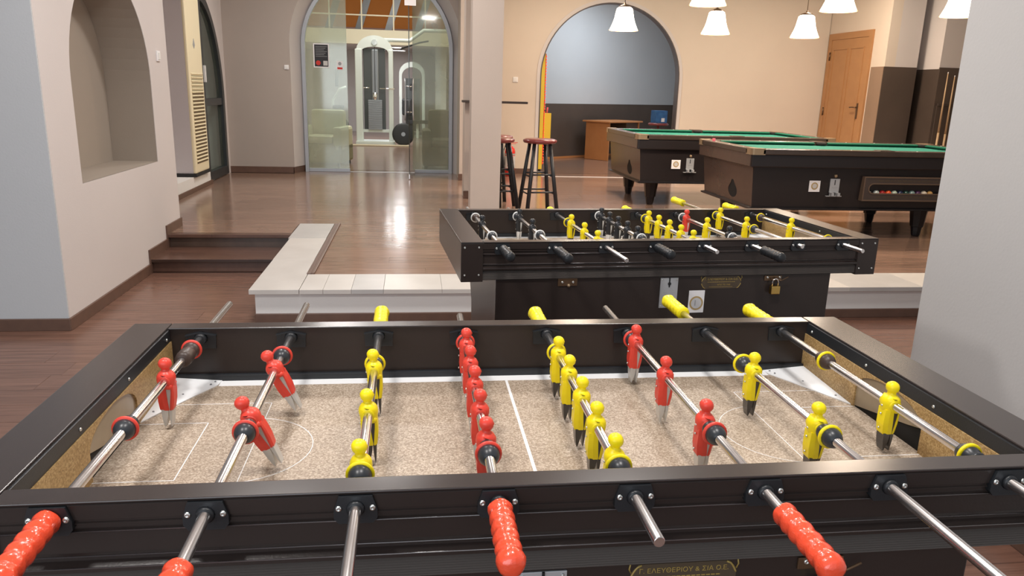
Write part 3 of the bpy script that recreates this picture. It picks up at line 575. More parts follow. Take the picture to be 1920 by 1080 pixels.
def rod(T, i, label, group, y0, y1, men, bumps, hy, hcol, ring, tilt=0, foot='clear_foot'):
    t = thing('player_rod', label, 'player rod', group=group)
    t.matrix_world = T.matrix_basis @ Matrix.Translation((i * P, 0, 0))
    q = Matrix.Translation((0, y0, 0)) @ Matrix.Rotation(-PI/2, 4, 'X')
    L = y1 - y0
    MB().lathe([(0.0063, 0), (0.0073, 0.0012), (0.0073, L - 0.0012), (0.0063, L)], 18, q).build('bar', 'steel', t)
    for k, b in enumerate(bumps):
        yb, s = b if isinstance(b, tuple) else (b, 1)
        m = MB(); q = Matrix.Translation((0, yb, 0)) @ Matrix.Rotation(PI/2*s, 4, 'X')
        m.lathe([(0.0078, -0.020), (0.0125, -0.0195), (0.0135, -0.016), (0.0125, -0.009), (0.0150, -0.006), (0.0158, 0.0), (0.0160, 0.004), (0.0152, 0.010), (0.0128, 0.016), (0.0095, 0.0195), (0.0078, 0.021)], 18, q)
        bo = m.build('bumper', 'rubber' if k != 0 or i not in (0, 7) else 'rubber_brown', t)
        MB().lathe([(0.0155, -0.0015), (0.0190, -0.0015), (0.0196, 0.0), (0.0192, 0.003), (0.0155, 0.003)], 24, q, caps=False).build('ring', ring, bo)
    if i == 0 and T is T1:
        MB().lathe([(0.0078, -0.024), (0.0125, -0.022), (0.0150, -0.012), (0.0155, 0.010), (0.0140, 0.022), (0.0078, 0.024)], 18, Matrix.Translation((0, 0.563, 0)) @ Matrix.Rotation(PI/2, 4, 'X')).build('sleeve', 'rubber_brown', t)
    for mm in men:
        y, c, ft = mm if isinstance(mm, tuple) else (mm, None, None)
        c = c or {'red_handle': 'red_plastic', 'yellow_handle': 'yellow_plastic', 'black_plastic': 'black_figure'}[hcol]
        figure(t, y, tilt, c, ft or foot)
    if hy is not None:
        if hcol not in HANDLE: HANDLE[hcol] = handle_mb().build('handle', hcol, t); h = HANDLE[hcol]
        else: h = bpy.data.objects.new('handle', HANDLE[hcol].data); C.objects.link(h); h.parent = t
        d = 1 if hy < 0.3 else -1
        h.matrix_basis = Matrix.Translation((0, hy, 0)) @ Matrix.Rotation(PI/2*d, 4, 'X')
    return t
G1 = 'player rods of the foreground football table'; G2 = 'player rods of the further football table'
rod(T1, 0, 'steel rod with a single red goalkeeper, leftmost rod of the foreground table', G1, -0.11, 0.925, [0.445], [0.604, 0.249], -0.004, 'red_handle', 'red_plastic')
rod(T1, 1, 'steel rod with two red figures tilted over, second from left on the foreground table', G1, -0.21, 0.911, [0.485, 0.272], [0.560, 0.225], -0.112, 'red_handle', 'red_plastic', tilt=R(-27))
rod(T1, 2, 'steel rod with three yellow figures left of the red five, foreground table', G1, -0.26, 0.80, [0.475, 0.285, 0.105], [0.507, 0.082], 0.733, 'yellow_handle', 'yellow_plastic', foot='black_foot', tilt=R(-4))
rod(T1, 3, 'steel rod with five red figures and a red grip, middle of the foreground table', G1, -0.10, 0.813, [0.595, 0.488, 0.381, 0.274, 0.167], [0.622, 0.130], -0.018, 'red_handle', 'red_plastic')
rod(T1, 4, 'steel rod with five yellow figures, bare near end, on the foreground table', G1, -0.106, 0.80, [0.535, 0.428, 0.320, 0.213, 0.100], [0.556, 0.078], 0.716, 'yellow_handle', 'yellow_plastic', foot='black_foot')
rod(T1, 5, 'steel rod with three red figures right of the yellow five, foreground table', G1, -0.12, 0.865, [0.605, 0.412, 0.212], [0.630, 0.172], -0.056, 'red_handle', 'red_plastic')
rod(T1, 6, 'steel rod with two yellow figures, second from right on the foreground table', G1, -0.27, 0.90, [0.425, 0.190], [(0.474, 1), 0.150], 0.812, 'yellow_handle', 'yellow_plastic', foot='black_foot')
rod(T1, 7, 'steel rod with a single yellow goalkeeper, rightmost rod of the foreground table', G1, -0.24, 0.83, [0.268], [(0.481, 1), (0.073, -1)], 0.728, 'yellow_handle', 'yellow_plastic', foot='black_foot')
wp = 'white_plastic'; bf = 'black_foot'
rod(T2, 0, 'steel rod with a single black goalkeeper, leftmost on the further table', G2, -0.12, 0.86, [0.435], [0.612, 0.212], -0.018, 'black_plastic', wp, foot=wp)
rod(T2, 1, 'steel rod with two black figures, second from left on the further table', G2, -0.16, 0.84, [0.590, 0.348], [0.640, 0.226], -0.054, 'black_plastic', wp, foot=wp)
rod(T2, 2, 'steel rod with three yellow figures, third from left on the further table', G2, -0.207, 0.78, [0.445, 0.262, 0.100], [0.49, 0.06], 0.685, 'yellow_handle', 'yellow_plastic', foot=bf)
rod(T2, 3, 'steel rod with five black figures on the further table', G2, -0.12, 0.76, [0.615, 0.507, 0.400, 0.292, 0.182], [0.650, 0.142], -0.018, 'black_plastic', wp, foot=wp)
rod(T2, 4, 'steel rod with five yellow figures on the further table', G2, -0.10, 0.80, [0.535, 0.425, 0.315, 0.205, 0.095], [0.575, 0.06], 0.718, 'yellow_handle', 'yellow_plastic', foot=bf)
rod(T2, 5, 'steel rod with one red, one yellow and one black figure on the further table', G2, -0.19, 0.80, [(0.560, 'red_plastic', wp), (0.362, 'yellow_plastic', wp), (0.172, 'black_figure', wp)], [0.60, 0.146], -0.083, 'black_plastic', wp)
rod(T2, 6, 'steel rod with two yellow figures, second from right on the further table', G2, -0.031, 1.09, [0.612, 0.378], [0.650, 0.318], 1.006, 'yellow_handle', 'yellow_plastic', foot=bf)
rod(T2, 7, 'steel rod with a single yellow goalkeeper, rightmost on the further table', G2, -0.116, 0.90, [0.345], [0.589, (0.092, -1)], 0.81, 'yellow_handle', 'yellow_plastic', foot=bf)

# ------------------------------------------------------------------ pool tables
def pool(label, x, y, L, Wd, features):
    t = thing('pool_table', label, 'pool table', (x, y, U), 0, 'coin operated pool tables'); Z = 0.81
    rw = 0.115
    def rail(a, b):
        return bev('rail', (a[0], a[1], Z - 0.05), (b[0], b[1], Z), 'pool_rail', t, 0.008)
    rail((0.10, 0), (L - 0.10, rw)); rail((0.10, Wd - rw), (L - 0.10, Wd)); rail((0, 0.10), (rw, Wd - 0.10)); rail((L - rw, 0.10), (L, Wd - 0.10))
    for cx in (0, L):
        for cy in (0, Wd):
            sx = 1 if cx == 0 else -1; sy = 1 if cy == 0 else -1
            o = [(cx + sx*(0.03 - 0.03*math.cos(a)), cy + sy*(0.03 - 0.03*math.sin(a))) for a in [k*PI/2/5 for k in range(6)]] + [(cx + sx*0.125, cy), (cx + sx*0.125, cy + sy*0.07), (cx + sx*0.085, cy + sy*0.085), (cx + sx*0.07, cy + sy*0.125), (cx, cy + sy*0.125)]
            MB().prism(o, [], XY, Z - 0.052, Z + 0.004).build('corner_cap', 'corner_cap', t)
            MB().lathe([(0.05, 0), (0.055, 0.03)], 16, Matrix.Translation((cx + sx*0.125, cy + sy*0.125, Z - 0.033))).build('pocket', 'black_hole', t)
    for cy, sy in ((0.062, 1), (Wd - 0.062, -1)):
        bev('pocket_plate', (L/2 - 0.07, cy - 0.055, Z - 0.03), (L/2 + 0.07, cy + 0.055, Z + 0.006), 'pool_rail', t, 0.006)
        MB().lathe([(0.045, 0), (0.05, 0.03)], 16, Matrix.Translation((L/2, cy + sy*0.075, Z - 0.032))).build('pocket', 'black_hole', t)
    box('slate', (0.08, 0.08, Z - 0.09), (L - 0.08, Wd - 0.08, Z - 0.055), 'pool_side', t); bev('cloth', (0.10, 0.10, Z - 0.055), (L - 0.10, Wd - 0.10, Z - 0.035), 'cloth_green', t, 0.002)
    def cush(pts, ax):
        f = (lambda u, v, d: (d, u, v)) if ax == 'x' else (lambda u, v, d: (u, d, v))
        return lambda a, b: MB().prism(pts, [], f, a, b).build('cushion', 'cushion_green', t)
    for a, b in ((0.19, L/2 - 0.075), (L/2 + 0.075, L - 0.19)):
        cush([(rw, Z - 0.036), (rw + 0.03, Z - 0.02), (rw + 0.032, Z - 0.010), (rw, Z - 0.001)], 'x')(a, b)
        cush([(Wd - rw, Z - 0.036), (Wd - rw - 0.03, Z - 0.02), (Wd - rw - 0.032, Z - 0.010), (Wd - rw, Z - 0.001)], 'x')(a, b)
    cush([(rw, Z - 0.036), (rw + 0.03, Z - 0.02), (rw + 0.032, Z - 0.010), (rw, Z - 0.001)], 'y')(0.19, Wd - 0.19)
    cush([(L - rw, Z - 0.036), (L - rw - 0.03, Z - 0.02), (L - rw - 0.032, Z - 0.010), (L - rw, Z - 0.001)], 'y')(0.19, Wd - 0.19)
    for k in range(1, 8):
        if k != 4:
            for cy in (0.06, Wd - 0.06): MB().lathe([(0.007, 0), (0.006, 0.0015)], 8, Matrix.Translation((L*k/8, cy, Z - 0.0005))).build('sight', 'paper', t)
    for k in range(1, 4):
        for cx in (0.06, L - 0.06): MB().lathe([(0.007, 0), (0.006, 0.0015)], 8, Matrix.Translation((cx, Wd*k/4, Z - 0.0005))).build('sight', 'paper', t)
    ap = MB(); ap.bev((0.012, 0.012, Z - 0.16), (L - 0.012, Wd - 0.012, Z - 0.045), 0.01); ap.build('apron', 'pool_side', t)
    for a in (0.006, L - 0.024): bev('end_apron', (a, 0.03, Z - 0.155), (a + 0.018, Wd - 0.03, Z - 0.047), 'pool_end', t, 0.006)
    bt = 0.29
    def tpr(z, i): return [(i, i, z), (L - i, i, z), (L - i, Wd - i, z), (i, Wd - i, z)]
    MB().rings([tpr(bt, 0.085), tpr(Z - 0.16, 0.055)], smooth=False).build('body', 'pool_side', t)
    hole = [(0.50 + 0.105*math.sin(a)*(1 - 0.30*max(0, math.cos(a))), 0.395 + 0.072*(math.cos(a) + (0.35 if math.cos(a) > 0.95 else 0))) for a in [k*2*PI/20 for k in range(20)]]
    for s, xx in ((1, 0.0), (-1, L)):
        m = MB(); z0, z1 = bt + 0.001, Z - 0.161
        xf = lambda z: xx + s*(0.085 - 0.03*(z - bt)/(Z - 0.16 - bt)) - s*0.004
        m.prism([(0.08, z0), (Wd - 0.08, z0), (Wd - 0.06, z1), (0.06, z1)], [hole[::-1]], lambda u, v, d: (xf(v) + d, u, v), 0, s*0.004); m.build('end_panel', 'pool_end', t)
        MB().prism([(0.5 + (u-0.5)*0.99, 0.395+(v-0.395)*0.99) for u, v in hole], [], lambda u, v, d: (xf(v) + d, u, v), s*0.0032, s*0.0042).build('ball_return', 'black_hole', t)
    sk = MB(); sk.rings([tpr(bt - 0.022, 0.062), tpr(bt - 0.016, 0.052), tpr(bt - 0.004, 0.052), tpr(bt + 0.002, 0.075)], smooth=False); sk.build('skirt', 'pool_leg', t)
    for lx in (0.27, L - features.get('leg', 0.27)):
        for ly in (0.26, Wd - 0.26):
            m = MB(); w = [(0.085, bt - 0.02), (0.08, bt - 0.05), (0.062, 0.10), (0.062, 0.095), (0.052, 0.09), (0.040, 0.015), (0.034, 0.0)]
            m.rings([[(lx + a*q*math.cos(PI/8 + k*PI/4), ly + a*q*math.sin(PI/8 + k*PI/4), z) for k in range(8) for q in (1,)] for a, z in w][::-1], smooth=False)
            m.build('leg', 'pool_leg', t)
    yf = 0.066
    sx = features['sticker']; s_ = bev('coin_sticker', (sx, yf - 0.003, 0.435), (sx + 0.105, yf, 0.535), 'paper', t, 0.0004)
    MB().lathe([(0.033, 0), (0.033, 0.001)], 20, Matrix.Translation((sx + 0.052, yf - 0.003, 0.487)) @ Matrix.Rotation(PI/2, 4, 'X')).build('coin_rim', 'coin_gold', s_)
    MB().lathe([(0.022, 0), (0.022, 0.002)], 20, Matrix.Translation((sx + 0.052, yf - 0.003, 0.487)) @ Matrix.Rotation(PI/2, 4, 'X')).build('coin_centre', 'marble', s_)
    cx = features['coin']; c_ = MB(); c_.bev((cx, yf - 0.012, 0.43), (cx + 0.09, yf, 0.555), 0.002); c_.bev((cx + 0.005, yf - 0.05, 0.40), (cx + 0.03, yf, 0.432), 0.003); c_.bev((cx + 0.062, yf - 0.05, 0.40), (cx + 0.087, yf, 0.432), 0.003)
    c_.bev((cx - 0.03, yf - 0.02, 0.395), (cx + 0.12, yf, 0.403), 0.002); co = c_.build('coin_mechanism', 'alu_plate', t)
    MB().sphere((cx + 0.045, yf - 0.01, 0.58), 0.016).build('lock', 'corner_cap', co); box('slot', (cx + 0.04, yf - 0.014, 0.50), (cx + 0.048, yf - 0.011, 0.545), 'ink', co)
    box('print', (cx + 0.02, yf - 0.0135, 0.475), (cx + 0.07, yf - 0.0115, 0.479), 'ink_grey', co)
    return t
PA = pool('pool table at the back left of the pair, orange desk behind its end', 2.89, 7.45, 2.34, 1.44, dict(sticker=0.43, coin=0.60))
PB = pool('nearer pool table with framed ball window, cut off by the grey wall', 3.36, 5.55, 2.55, 1.30, dict(sticker=0.60, coin=0.795, leg=0.70))
# ball window on PB
yf = 0.026
fo = [(1.10, 0.362), (2.10, 0.362), (2.10, 0.582), (1.10, 0.582)]; fi = [(1.112, 0.374), (2.088, 0.374), (2.088, 0.57), (1.112, 0.57)]
def cap(a, b, z0, z1, o): r = (z1 - z0)/2 + o; zc = (z0 + z1)/2; return arc(a + r - o, zc, r, PI/2, 3*PI/2, 10) + arc(b - r + o, zc, r, -PI/2, PI/2, 10)
MB().prism(fo, [fi[::-1]], XZ, yf - 0.004, yf + 0.060).build('window_frame', 'frame_dull', PB)
MB().prism(fi, [cap(1.155, 2.045, 0.430, 0.518, 0.0)[::-1]], XZ, yf, yf + 0.003).build('window_panel', 'cabinet_brown', PB)
MB().prism(cap(1.155, 2.045, 0.430, 0.518, 0.006), [cap(1.155, 2.045, 0.430, 0.518, -0.004)[::-1]], XZ, yf - 0.004, yf + 0.003).build('slot_rim', 'frame_dull', PB)
b = MB(); r_ = random.Random(2)
for z in (0.546, 0.400):
    x = 1.24
    while x < 1.98:
        w_ = r_.uniform(0.015, 0.05); b.box((x, yf - 0.001, z - 0.007), (x + w_, yf + 0.001, z + 0.007)); x += w_ + 0.012
b.build('lettering', 'label_brown', PB)['kind'] = 'stuff'
bc = [('black', (0.01, 0.01, 0.012)), ('grey white', (0.5, 0.55, 0.52)), ('deep red', (0.35, 0.02, 0.02)), ('orange red', (0.80, 0.10, 0.03)), ('pale green', (0.5, 0.6, 0.48)), ('dark blue', (0.02, 0.03, 0.07)), ('dark green', (0.02, 0.06, 0.05)), ('teal', (0.22, 0.33, 0.32)), ('dark purple', (0.07, 0.03, 0.08)), ('ivory', (0.7, 0.62, 0.5)), ('ochre', (0.55, 0.33, 0.12))]
for k, (n, c) in enumerate(bc):
    mat('ball_' + n.replace(' ', '_'), c, 0.1, coat=0.5)
    o = MB().sphere((0, 0, 0), 0.0285, n=16, m=10).build('pool_ball', 'ball_' + n.replace(' ', '_'), None, (3.36 + 1.195 + k*0.0585, 5.55 + 0.058, U + 0.4285))
    tag(o, n + ' ball in the ball window of the nearer pool table', 'ball', 'balls behind the window of the pool table')
# the shallow tray that carries the balls
bev('ball_tray', (1.14, 0.030, 0.394), (2.06, 0.085, 0.3995), 'pool_side', PB, 0.001)
tag(MB().bev((-0.012, -0.012, 0), (0.012, 0.012, 0.024), 0.002).build('chalk_cube', 'chalk_pink', None, (3.36 + 0.06, 5.55 + 1.04, U + 0.8105)), 'small pink chalk cube on the rail of the nearer pool table', 'chalk')

# ------------------------------------------------------------------ pendant lamps
def lamp(x, y, zb, label, first=[None]):
    if first[0] is None:
        t = thing('pendant_lamp', label, 'lamp', (x, y, zb), 0, 'bell-shaped pendant lamps over the pool tables')
        pr = [(0.165, 0.0), (0.150, 0.03), (0.128, 0.08), (0.112, 0.13), (0.100, 0.19), (0.090, 0.235), (0.070, 0.25)]
        MB().lathe(pr + [(r - 0.004, z) for r, z in reversed(pr)], 28, None, caps=False).build('shade', 'shade_glow', t)
        MB().lathe([(0.162, -0.003), (0.168, -0.003), (0.168, 0.003), (0.162, 0.003)], 28, caps=False).build('shade_rim', 'lamp_rim', t)
        MB().lathe([(0.072, 0.245), (0.068, 0.262), (0.035, 0.275), (0.012, 0.285), (0.010, 0.30)], 16).build('lamp_cap', 'handle_bronze', t)
        MB().tube((0, 0, 0.295), (0, 0, H - zb - 0.03), 0.004, 6).build('cord', 'handle_bronze', t)
        MB().lathe([(0.055, H - zb - 0.03), (0.05, H - zb - 0.001)], 16).build('ceiling_rose', 'handle_bronze', t)
        MB().sphere((0, 0, 0.12), 0.035, n=12, m=8).build('bulb', 'downlight_glow', t)
        first[0] = t
    else: t = clone(first[0]); t.location = (x, y, zb); t['label'] = label
    l = bpy.data.lights.new('bulb_light', 'SPOT'); l.energy = 60; l.color = WARM; l.shadow_soft_size = 0.06; l.spot_size = R(150); l.spot_blend = 0.6
    o = bpy.data.objects.new('bulb_light', l); C.objects.link(o); o.location = (x, y, zb - 0.01)
for x, l in ((2.84, 'glowing bell pendant lamp hanging in front of the tall arch'), (3.942, 'glowing bell pendant lamp right of the arch, below another shade'), (5.048, 'glowing bell pendant lamp nearest the wooden door, complete in view')): lamp(x, 8.15, 2.166, l)
for x, l in ((3.105, 'glowing pendant lamp at the top edge above the lamp right of the arch'), (4.377, 'glowing pendant lamp at the top edge above the wooden door'), (5.605, 'glowing pendant lamp with orange rim at the top edge beside the grey wall')): lamp(x, 6.25, 2.266, l)

# ------------------------------------------------------------------ bar stools
def stool(x, y, rz, label, first=[None]):
    if first[0] is None:
        t = thing('bar_stool', label, 'stool', (x, y, U), rz, 'black bar stools with dark red seats'); hs = 0.765
        MB().lathe([(0.10, hs - 0.055), (0.165, hs - 0.045), (0.178, hs - 0.03), (0.176, hs - 0.014), (0.150, hs - 0.003), (0.08, hs), (0.01, hs)], 28).build('seat', 'seat_vinyl', t)
        c = [(-1, -1), (1, -1), (1, 1), (-1, 1)]; top = [(a*0.085, b*0.085, hs - 0.05) for a, b in c]; bot = [(a*0.165, b*0.165, 0) for a, b in c]
        for p, q in zip(bot, top): MB().tube(p, q, 0.022, 10, 0.019).build('leg', 'stool_black', t)
        for k in range(4):
            a, b = k, (k + 1) % 4
            for h in ((0.22, 0.40) if k % 2 == 0 else (0.20, 0.38)):
                u = h / (hs - 0.05); pa = Vector(bot[a]).lerp(Vector(top[a]), u); pb = Vector(bot[b]).lerp(Vector(top[b]), u)
                MB().tube(pa, pb, 0.0085, 8).build('rung', 'stool_black', t)
        first[0] = t
    else: t = clone(first[0]); t.location = (x, y, U); t.rotation_euler = (0, 0, rz); t['label'] = label
stool(1.745, 7.12, R(8), 'black bar stool with dark red seat standing free right of the pillar')
stool(1.305, 7.15, R(30), 'bar stool half hidden behind the pillar, the nearer of the two there')
stool(1.345, 7.62, R(12), 'bar stool half hidden behind the pillar, the further one by the extinguisher')
lg = tag(bev('wall_shelf', (0.98, 7.9, 1.315), (1.72, 8.05, 1.34), 'cabinet_brown'), 'thin dark bar ledge on the rear pillar above the stools', 'shelf')

# ------------------------------------------------------------------ fire extinguisher
t = thing('fire_extinguisher', 'red fire extinguisher on the floor against the beige wall behind the stools', 'extinguisher', (1.86, 10.50, U))
MB().lathe([(0.070, 0), (0.078, 0.01), (0.078, 0.36), (0.070, 0.40), (0.045, 0.43), (0.022, 0.445), (0.022, 0.46)], 20).build('cylinder', 'ext_red', t)
MB().lathe([(0.0792, 0.12), (0.0792, 0.30)], 20, caps=False).build('printed_label', 'coin_silver', t); MB().lathe([(0.0794, 0.31), (0.0794, 0.335)], 20, caps=False).build('band', 'ink_grey', t)
b = MB()
for k in range(5):
    for s in (-2.0, -1.6, -1.2): q = Matrix.Rotation(s, 4, 'Z'); b.box((0.0795, -0.012, 0.15 + k*0.03), (0.0803, 0.012, 0.165 + k*0.03), q)
b.build('label_print', 'ink_red', t)
b = MB(); b.bev((-0.012, -0.02, 0.455), (0.012, 0.02, 0.49), 0.003); b.bev((-0.01, -0.01, 0.488), (0.11, 0.01, 0.496), 0.003); b.bev((-0.01, -0.01, 0.472), (0.09, 0.01, 0.478), 0.003); b.build('valve_lever', 'ext_red', t)
MB().path([(-0.02, 0, 0.47), (-0.07, 0, 0.45), (-0.10, -0.01, 0.36), (-0.09, -0.01, 0.25), (-0.085, -0.01, 0.16)], 0.009, 8).build('hose', 'gym_black', t)

# ------------------------------------------------------------------ small wall fittings
def switch(label, loc, ax, w=0.08):
    t = thing('light_switch', label, 'switch', loc)
    if ax == 'x': bev('plate', (0, -w/2, -w/2), (0.012, w/2, w/2), 'paper', t, 0.003); bev('rocker', (0.012, -w*0.3, -w*0.34), (0.018, w*0.3, w*0.34), 'white_plastic', t, 0.002)
    else: bev('plate', (-w/2, -0.012, -w/2), (w/2, 0, w/2), 'paper', t, 0.003); bev('rocker', (-w*0.3, -0.018, -w*0.34), (w*0.3, -0.012, w*0.34), 'white_plastic', t, 0.002)
switch('white light switch on the pink wall right of the niche', (-1.61, 5.87, 1.65), 'x')
switch('square white switch on the beige wall left of the tall arch', (1.955, 10.85, 1.615), 'y', 0.075)
switch('small white switch on the casing left of the glass gym door', (-1.30, 10.45, 1.68), 'y', 0.06)

# ------------------------------------------------------------------ air conditioner
t = thing('air_conditioner', 'tall cream floor-standing air conditioner on a white ledge behind the left wall', 'air conditioner', (0, 0, 0))
bev('plinth', (-2.44, 8.37, 0.386), (-2.045, 8.99, 0.422), 'gym_black', t, 0.004); bev('casing', (-2.43, 8.39, 0.422), (-2.08, 8.98, 2.42), 'paint_lilac', t, 0.01)
MB().bev((-2.085, 8.385, 0.424), (-2.05, 8.985, 2.42), 0.02).build('front_cover', 'ac_cream', t)
for k in range(25):
    z = 0.53 + k*0.041
    bev('grille_slot', (-2.052, 8.46, z), (-2.047, 8.93, z + (0.018 if k < 20 else 0.010)), 'ac_slot' if k < 20 else 'chair_olive', t, 0.001)
    MB().add([(-2.05, 8.45, z + 0.02), (-2.05, 8.94, z + 0.02), (-2.038, 8.94, z + 0.026), (-2.038, 8.45, z + 0.026), (-2.05, 8.45, z + 0.036), (-2.05, 8.94, z + 0.036)], [(0,1,2,3), (3,2,5,4), (0,3,4), (1,5,2)]).build('louvre', 'ac_cream', t)
MB().prism([(8.62, 1.86), (8.66, 1.82), (8.70, 1.86), (8.66, 1.93)], [], YZ, -2.052, -2.046).build('badge', 'ink_grey', t)

# ------------------------------------------------------------------ left arched door leaf (dark frame, glass)
t = bpy.data.objects.new('door_1', None); C.objects.link(t); struct(t)
fo = [(9.20, U + 0.01), (10.30, U + 0.01)] + arc(9.25, 1.2, 1.05, 0, PI/2 - 0.05, 16, 1.32) + [(9.20, 2.52)]
fi = [(9.33, U + 0.12), (10.20, U + 0.12)] + arc(9.25, 1.2, 0.95, 0, PI/2 - 0.13, 16, 1.22) + [(9.33, 2.40)]
MB().prism(fo, [fi[::-1]], YZ, -2.20, -2.12).build('door_frame', 'door_frame_grey', t)
bev('mid_rail', (-2.19, 9.32, 1.16), (-2.13, 10.22, 1.25), 'door_frame_grey', t); MB().prism(fi, [], YZ, -2.165, -2.158).build('pane', 'glass_clear', t)
bev('handle', (-2.12, 9.27, 1.45), (-2.09, 9.30, 1.65), 'white_plastic', t)

# ------------------------------------------------------------------ gym doorway: metal frame, fixed panes, open leaf
t = bpy.data.objects.new('door_2', None); C.objects.link(t); struct(t)
o1 = loop(1.07, -0.06, 1.98, U); o2 = loop(1.02, -0.06, 1.98, U)
MB().prism(o1 + o2[::-1], [], XZ, 10.70, 10.77).build('frame', 'rail_grey', t)
def pane(xa, xb, name='pane'):
    n = 12; top = [(xa + (xb - xa)*k/n, 1.98 + math.sqrt(max(0.0, 1.03**2 - (xa + (xb - xa)*k/n + 0.06)**2))) for k in range(n + 1)]
    return MB().prism([(xb, U + 0.04), (xa, U + 0.04)] + top, [], XZ, 10.73, 10.74).build(name, 'glass_hazy', t)
pane(-1.075, -0.50); pane(0.43, 0.955)
bev('bottom_rail', (-1.08, 10.71, U), (-0.49, 10.76, U + 0.05), 'rail_grey', t); bev('bottom_rail', (0.46, 10.71, U), (0.99, 10.76, U + 0.05), 'rail_grey', t)
bev('threshold', (-0.49, 10.72, U), (0.46, 10.75, U + 0.006), 'rail_grey', t)
lf = MB().box((0.378, 9.86, U + 0.02), (0.388, 10.73, 2.72)).build('leaf_pane', 'glass_edge', t)
bev('patch_fitting', (0.372, 9.84, U + 0.008), (0.394, 9.98, U + 0.07), 'chrome', t); bev('patch_fitting', (0.37, 9.86, 2.60), (0.396, 9.98, 2.72), 'chrome', t)
for s in (-1, 1):
    MB().path([(0.383 + s*0.055, 9.96, 1.02), (0.383 + s*0.05, 9.96, 1.1), (0.383 + s*0.048, 9.96, 1.3), (0.383 + s*0.05, 9.96, 1.5), (0.383 + s*0.055, 9.96, 1.58)], 0.012, 8).build('handle', 'alu_plate', t)
b = MB(); b.tube((0.325, 9.96, 1.13), (0.441, 9.96, 1.13), 0.007, 8); b.tube((0.325, 9.96, 1.47), (0.441, 9.96, 1.47), 0.007, 8); b.build('handle_bar', 'chrome', t)
bev('paper_note', (0.33, 9.855, 2.50), (0.48, 9.858, 2.62), 'paper', t, 0.0004)
ps = thing('poster', 'dark poster with white border stuck on the left glass pane of the gym door', 'poster', (-0.85, 10.727, 1.86))
bev('sheet', (-0.115, -0.002, -0.165), (0.105, 0, 0.165), 'paper', ps, 0.0004); box('dark_print', (-0.10, -0.003, -0.15), (0.09, -0.002, 0.15), 'ink', ps)
MB().lathe([(0.033, 0), (0.033, 0.001)], 16, Matrix.Translation((-0.05, -0.003, -0.10)) @ Matrix.Rotation(PI/2, 4, 'X')).build('red_disc', 'ink_red', ps); box('cream_square', (0.02, -0.004, -0.135), (0.08, -0.003, -0.07), 'marble', ps)
b = MB()
for k in range(7): b.box((-0.085, -0.0036, 0.12 - k*0.022), (0.075 - (k % 3)*0.02, -0.003, 0.125 - k*0.022))
b.build('print_lines', 'ink_grey', ps)
ss = thing('safety_sticker', 'small white and red sticker beside the poster on the glass', 'sticker', (-0.60, 10.727, 1.73))
bev('sheet', (-0.042, -0.002, -0.06), (0.042, 0, 0.065), 'paper', ss, 0.0004); box('red_band', (-0.036, -0.003, -0.05), (0.036, -0.002, -0.022), 'ink_red', ss); MB().lathe([(0.024, 0), (0.024, 0.001)], 12, Matrix.Translation((0, -0.002, 0.028)) @ Matrix.Rotation(PI/2, 4, 'X')).build('symbol', 'ink_grey', ss)

# ------------------------------------------------------------------ wooden door in the right wall (faces -x)
t = bpy.data.objects.new('door_3', None); C.objects.link(t); struct(t)
Y0, Y1, ZT = 9.64, 10.80, 2.43; X = 6.85
MB().prism([(Y0, U), (Y0, ZT), (Y1, ZT), (Y1, U), (Y1 - 0.09, U), (Y1 - 0.09, ZT - 0.09), (Y0 + 0.09, ZT - 0.09), (Y0 + 0.09, U)], [], YZ, X - 0.03, X + 0.005).build('casing', 'door_wood', t)
lf = bev('leaf', (X - 0.022, Y0 + 0.09, U + 0.01), (X + 0.003, Y1 - 0.09, ZT - 0.09), 'door_wood', t, 0.003)
def panel(a, b, c, d):
    MB().prism([(a, c), (b, c), (b, d), (a, d)], [[(a + 0.02, c + 0.02), (a + 0.02, d - 0.02), (b - 0.02, d - 0.02), (b - 0.02, c + 0.02)]], YZ, X - 0.030, X - 0.02).build('moulding', 'door_wood', lf)
panel(Y0 + 0.17, Y0 + 0.53, U + 0.15, ZT - 0.22); panel(Y0 + 0.60, Y1 - 0.16, U + 0.15, ZT - 0.22)
hd = MB(); hd.bev((X - 0.034, Y0 + 0.13, 1.20), (X - 0.02, Y0 + 0.165, 1.42), 0.003); hd.path([(X - 0.03, Y0 + 0.148, 1.36), (X - 0.07, Y0 + 0.148, 1.36), (X - 0.075, Y0 + 0.20, 1.362), (X - 0.072, Y0 + 0.27, 1.357)], 0.009, 8); hd.build('door_handle', 'handle_bronze', t)
for z in (2.10, 1.28): MB().tube((X - 0.035, Y1 - 0.085, z - 0.06), (X - 0.035, Y1 - 0.085, z + 0.06), 0.012, 8).build('hinge', 'handle_bronze', t)

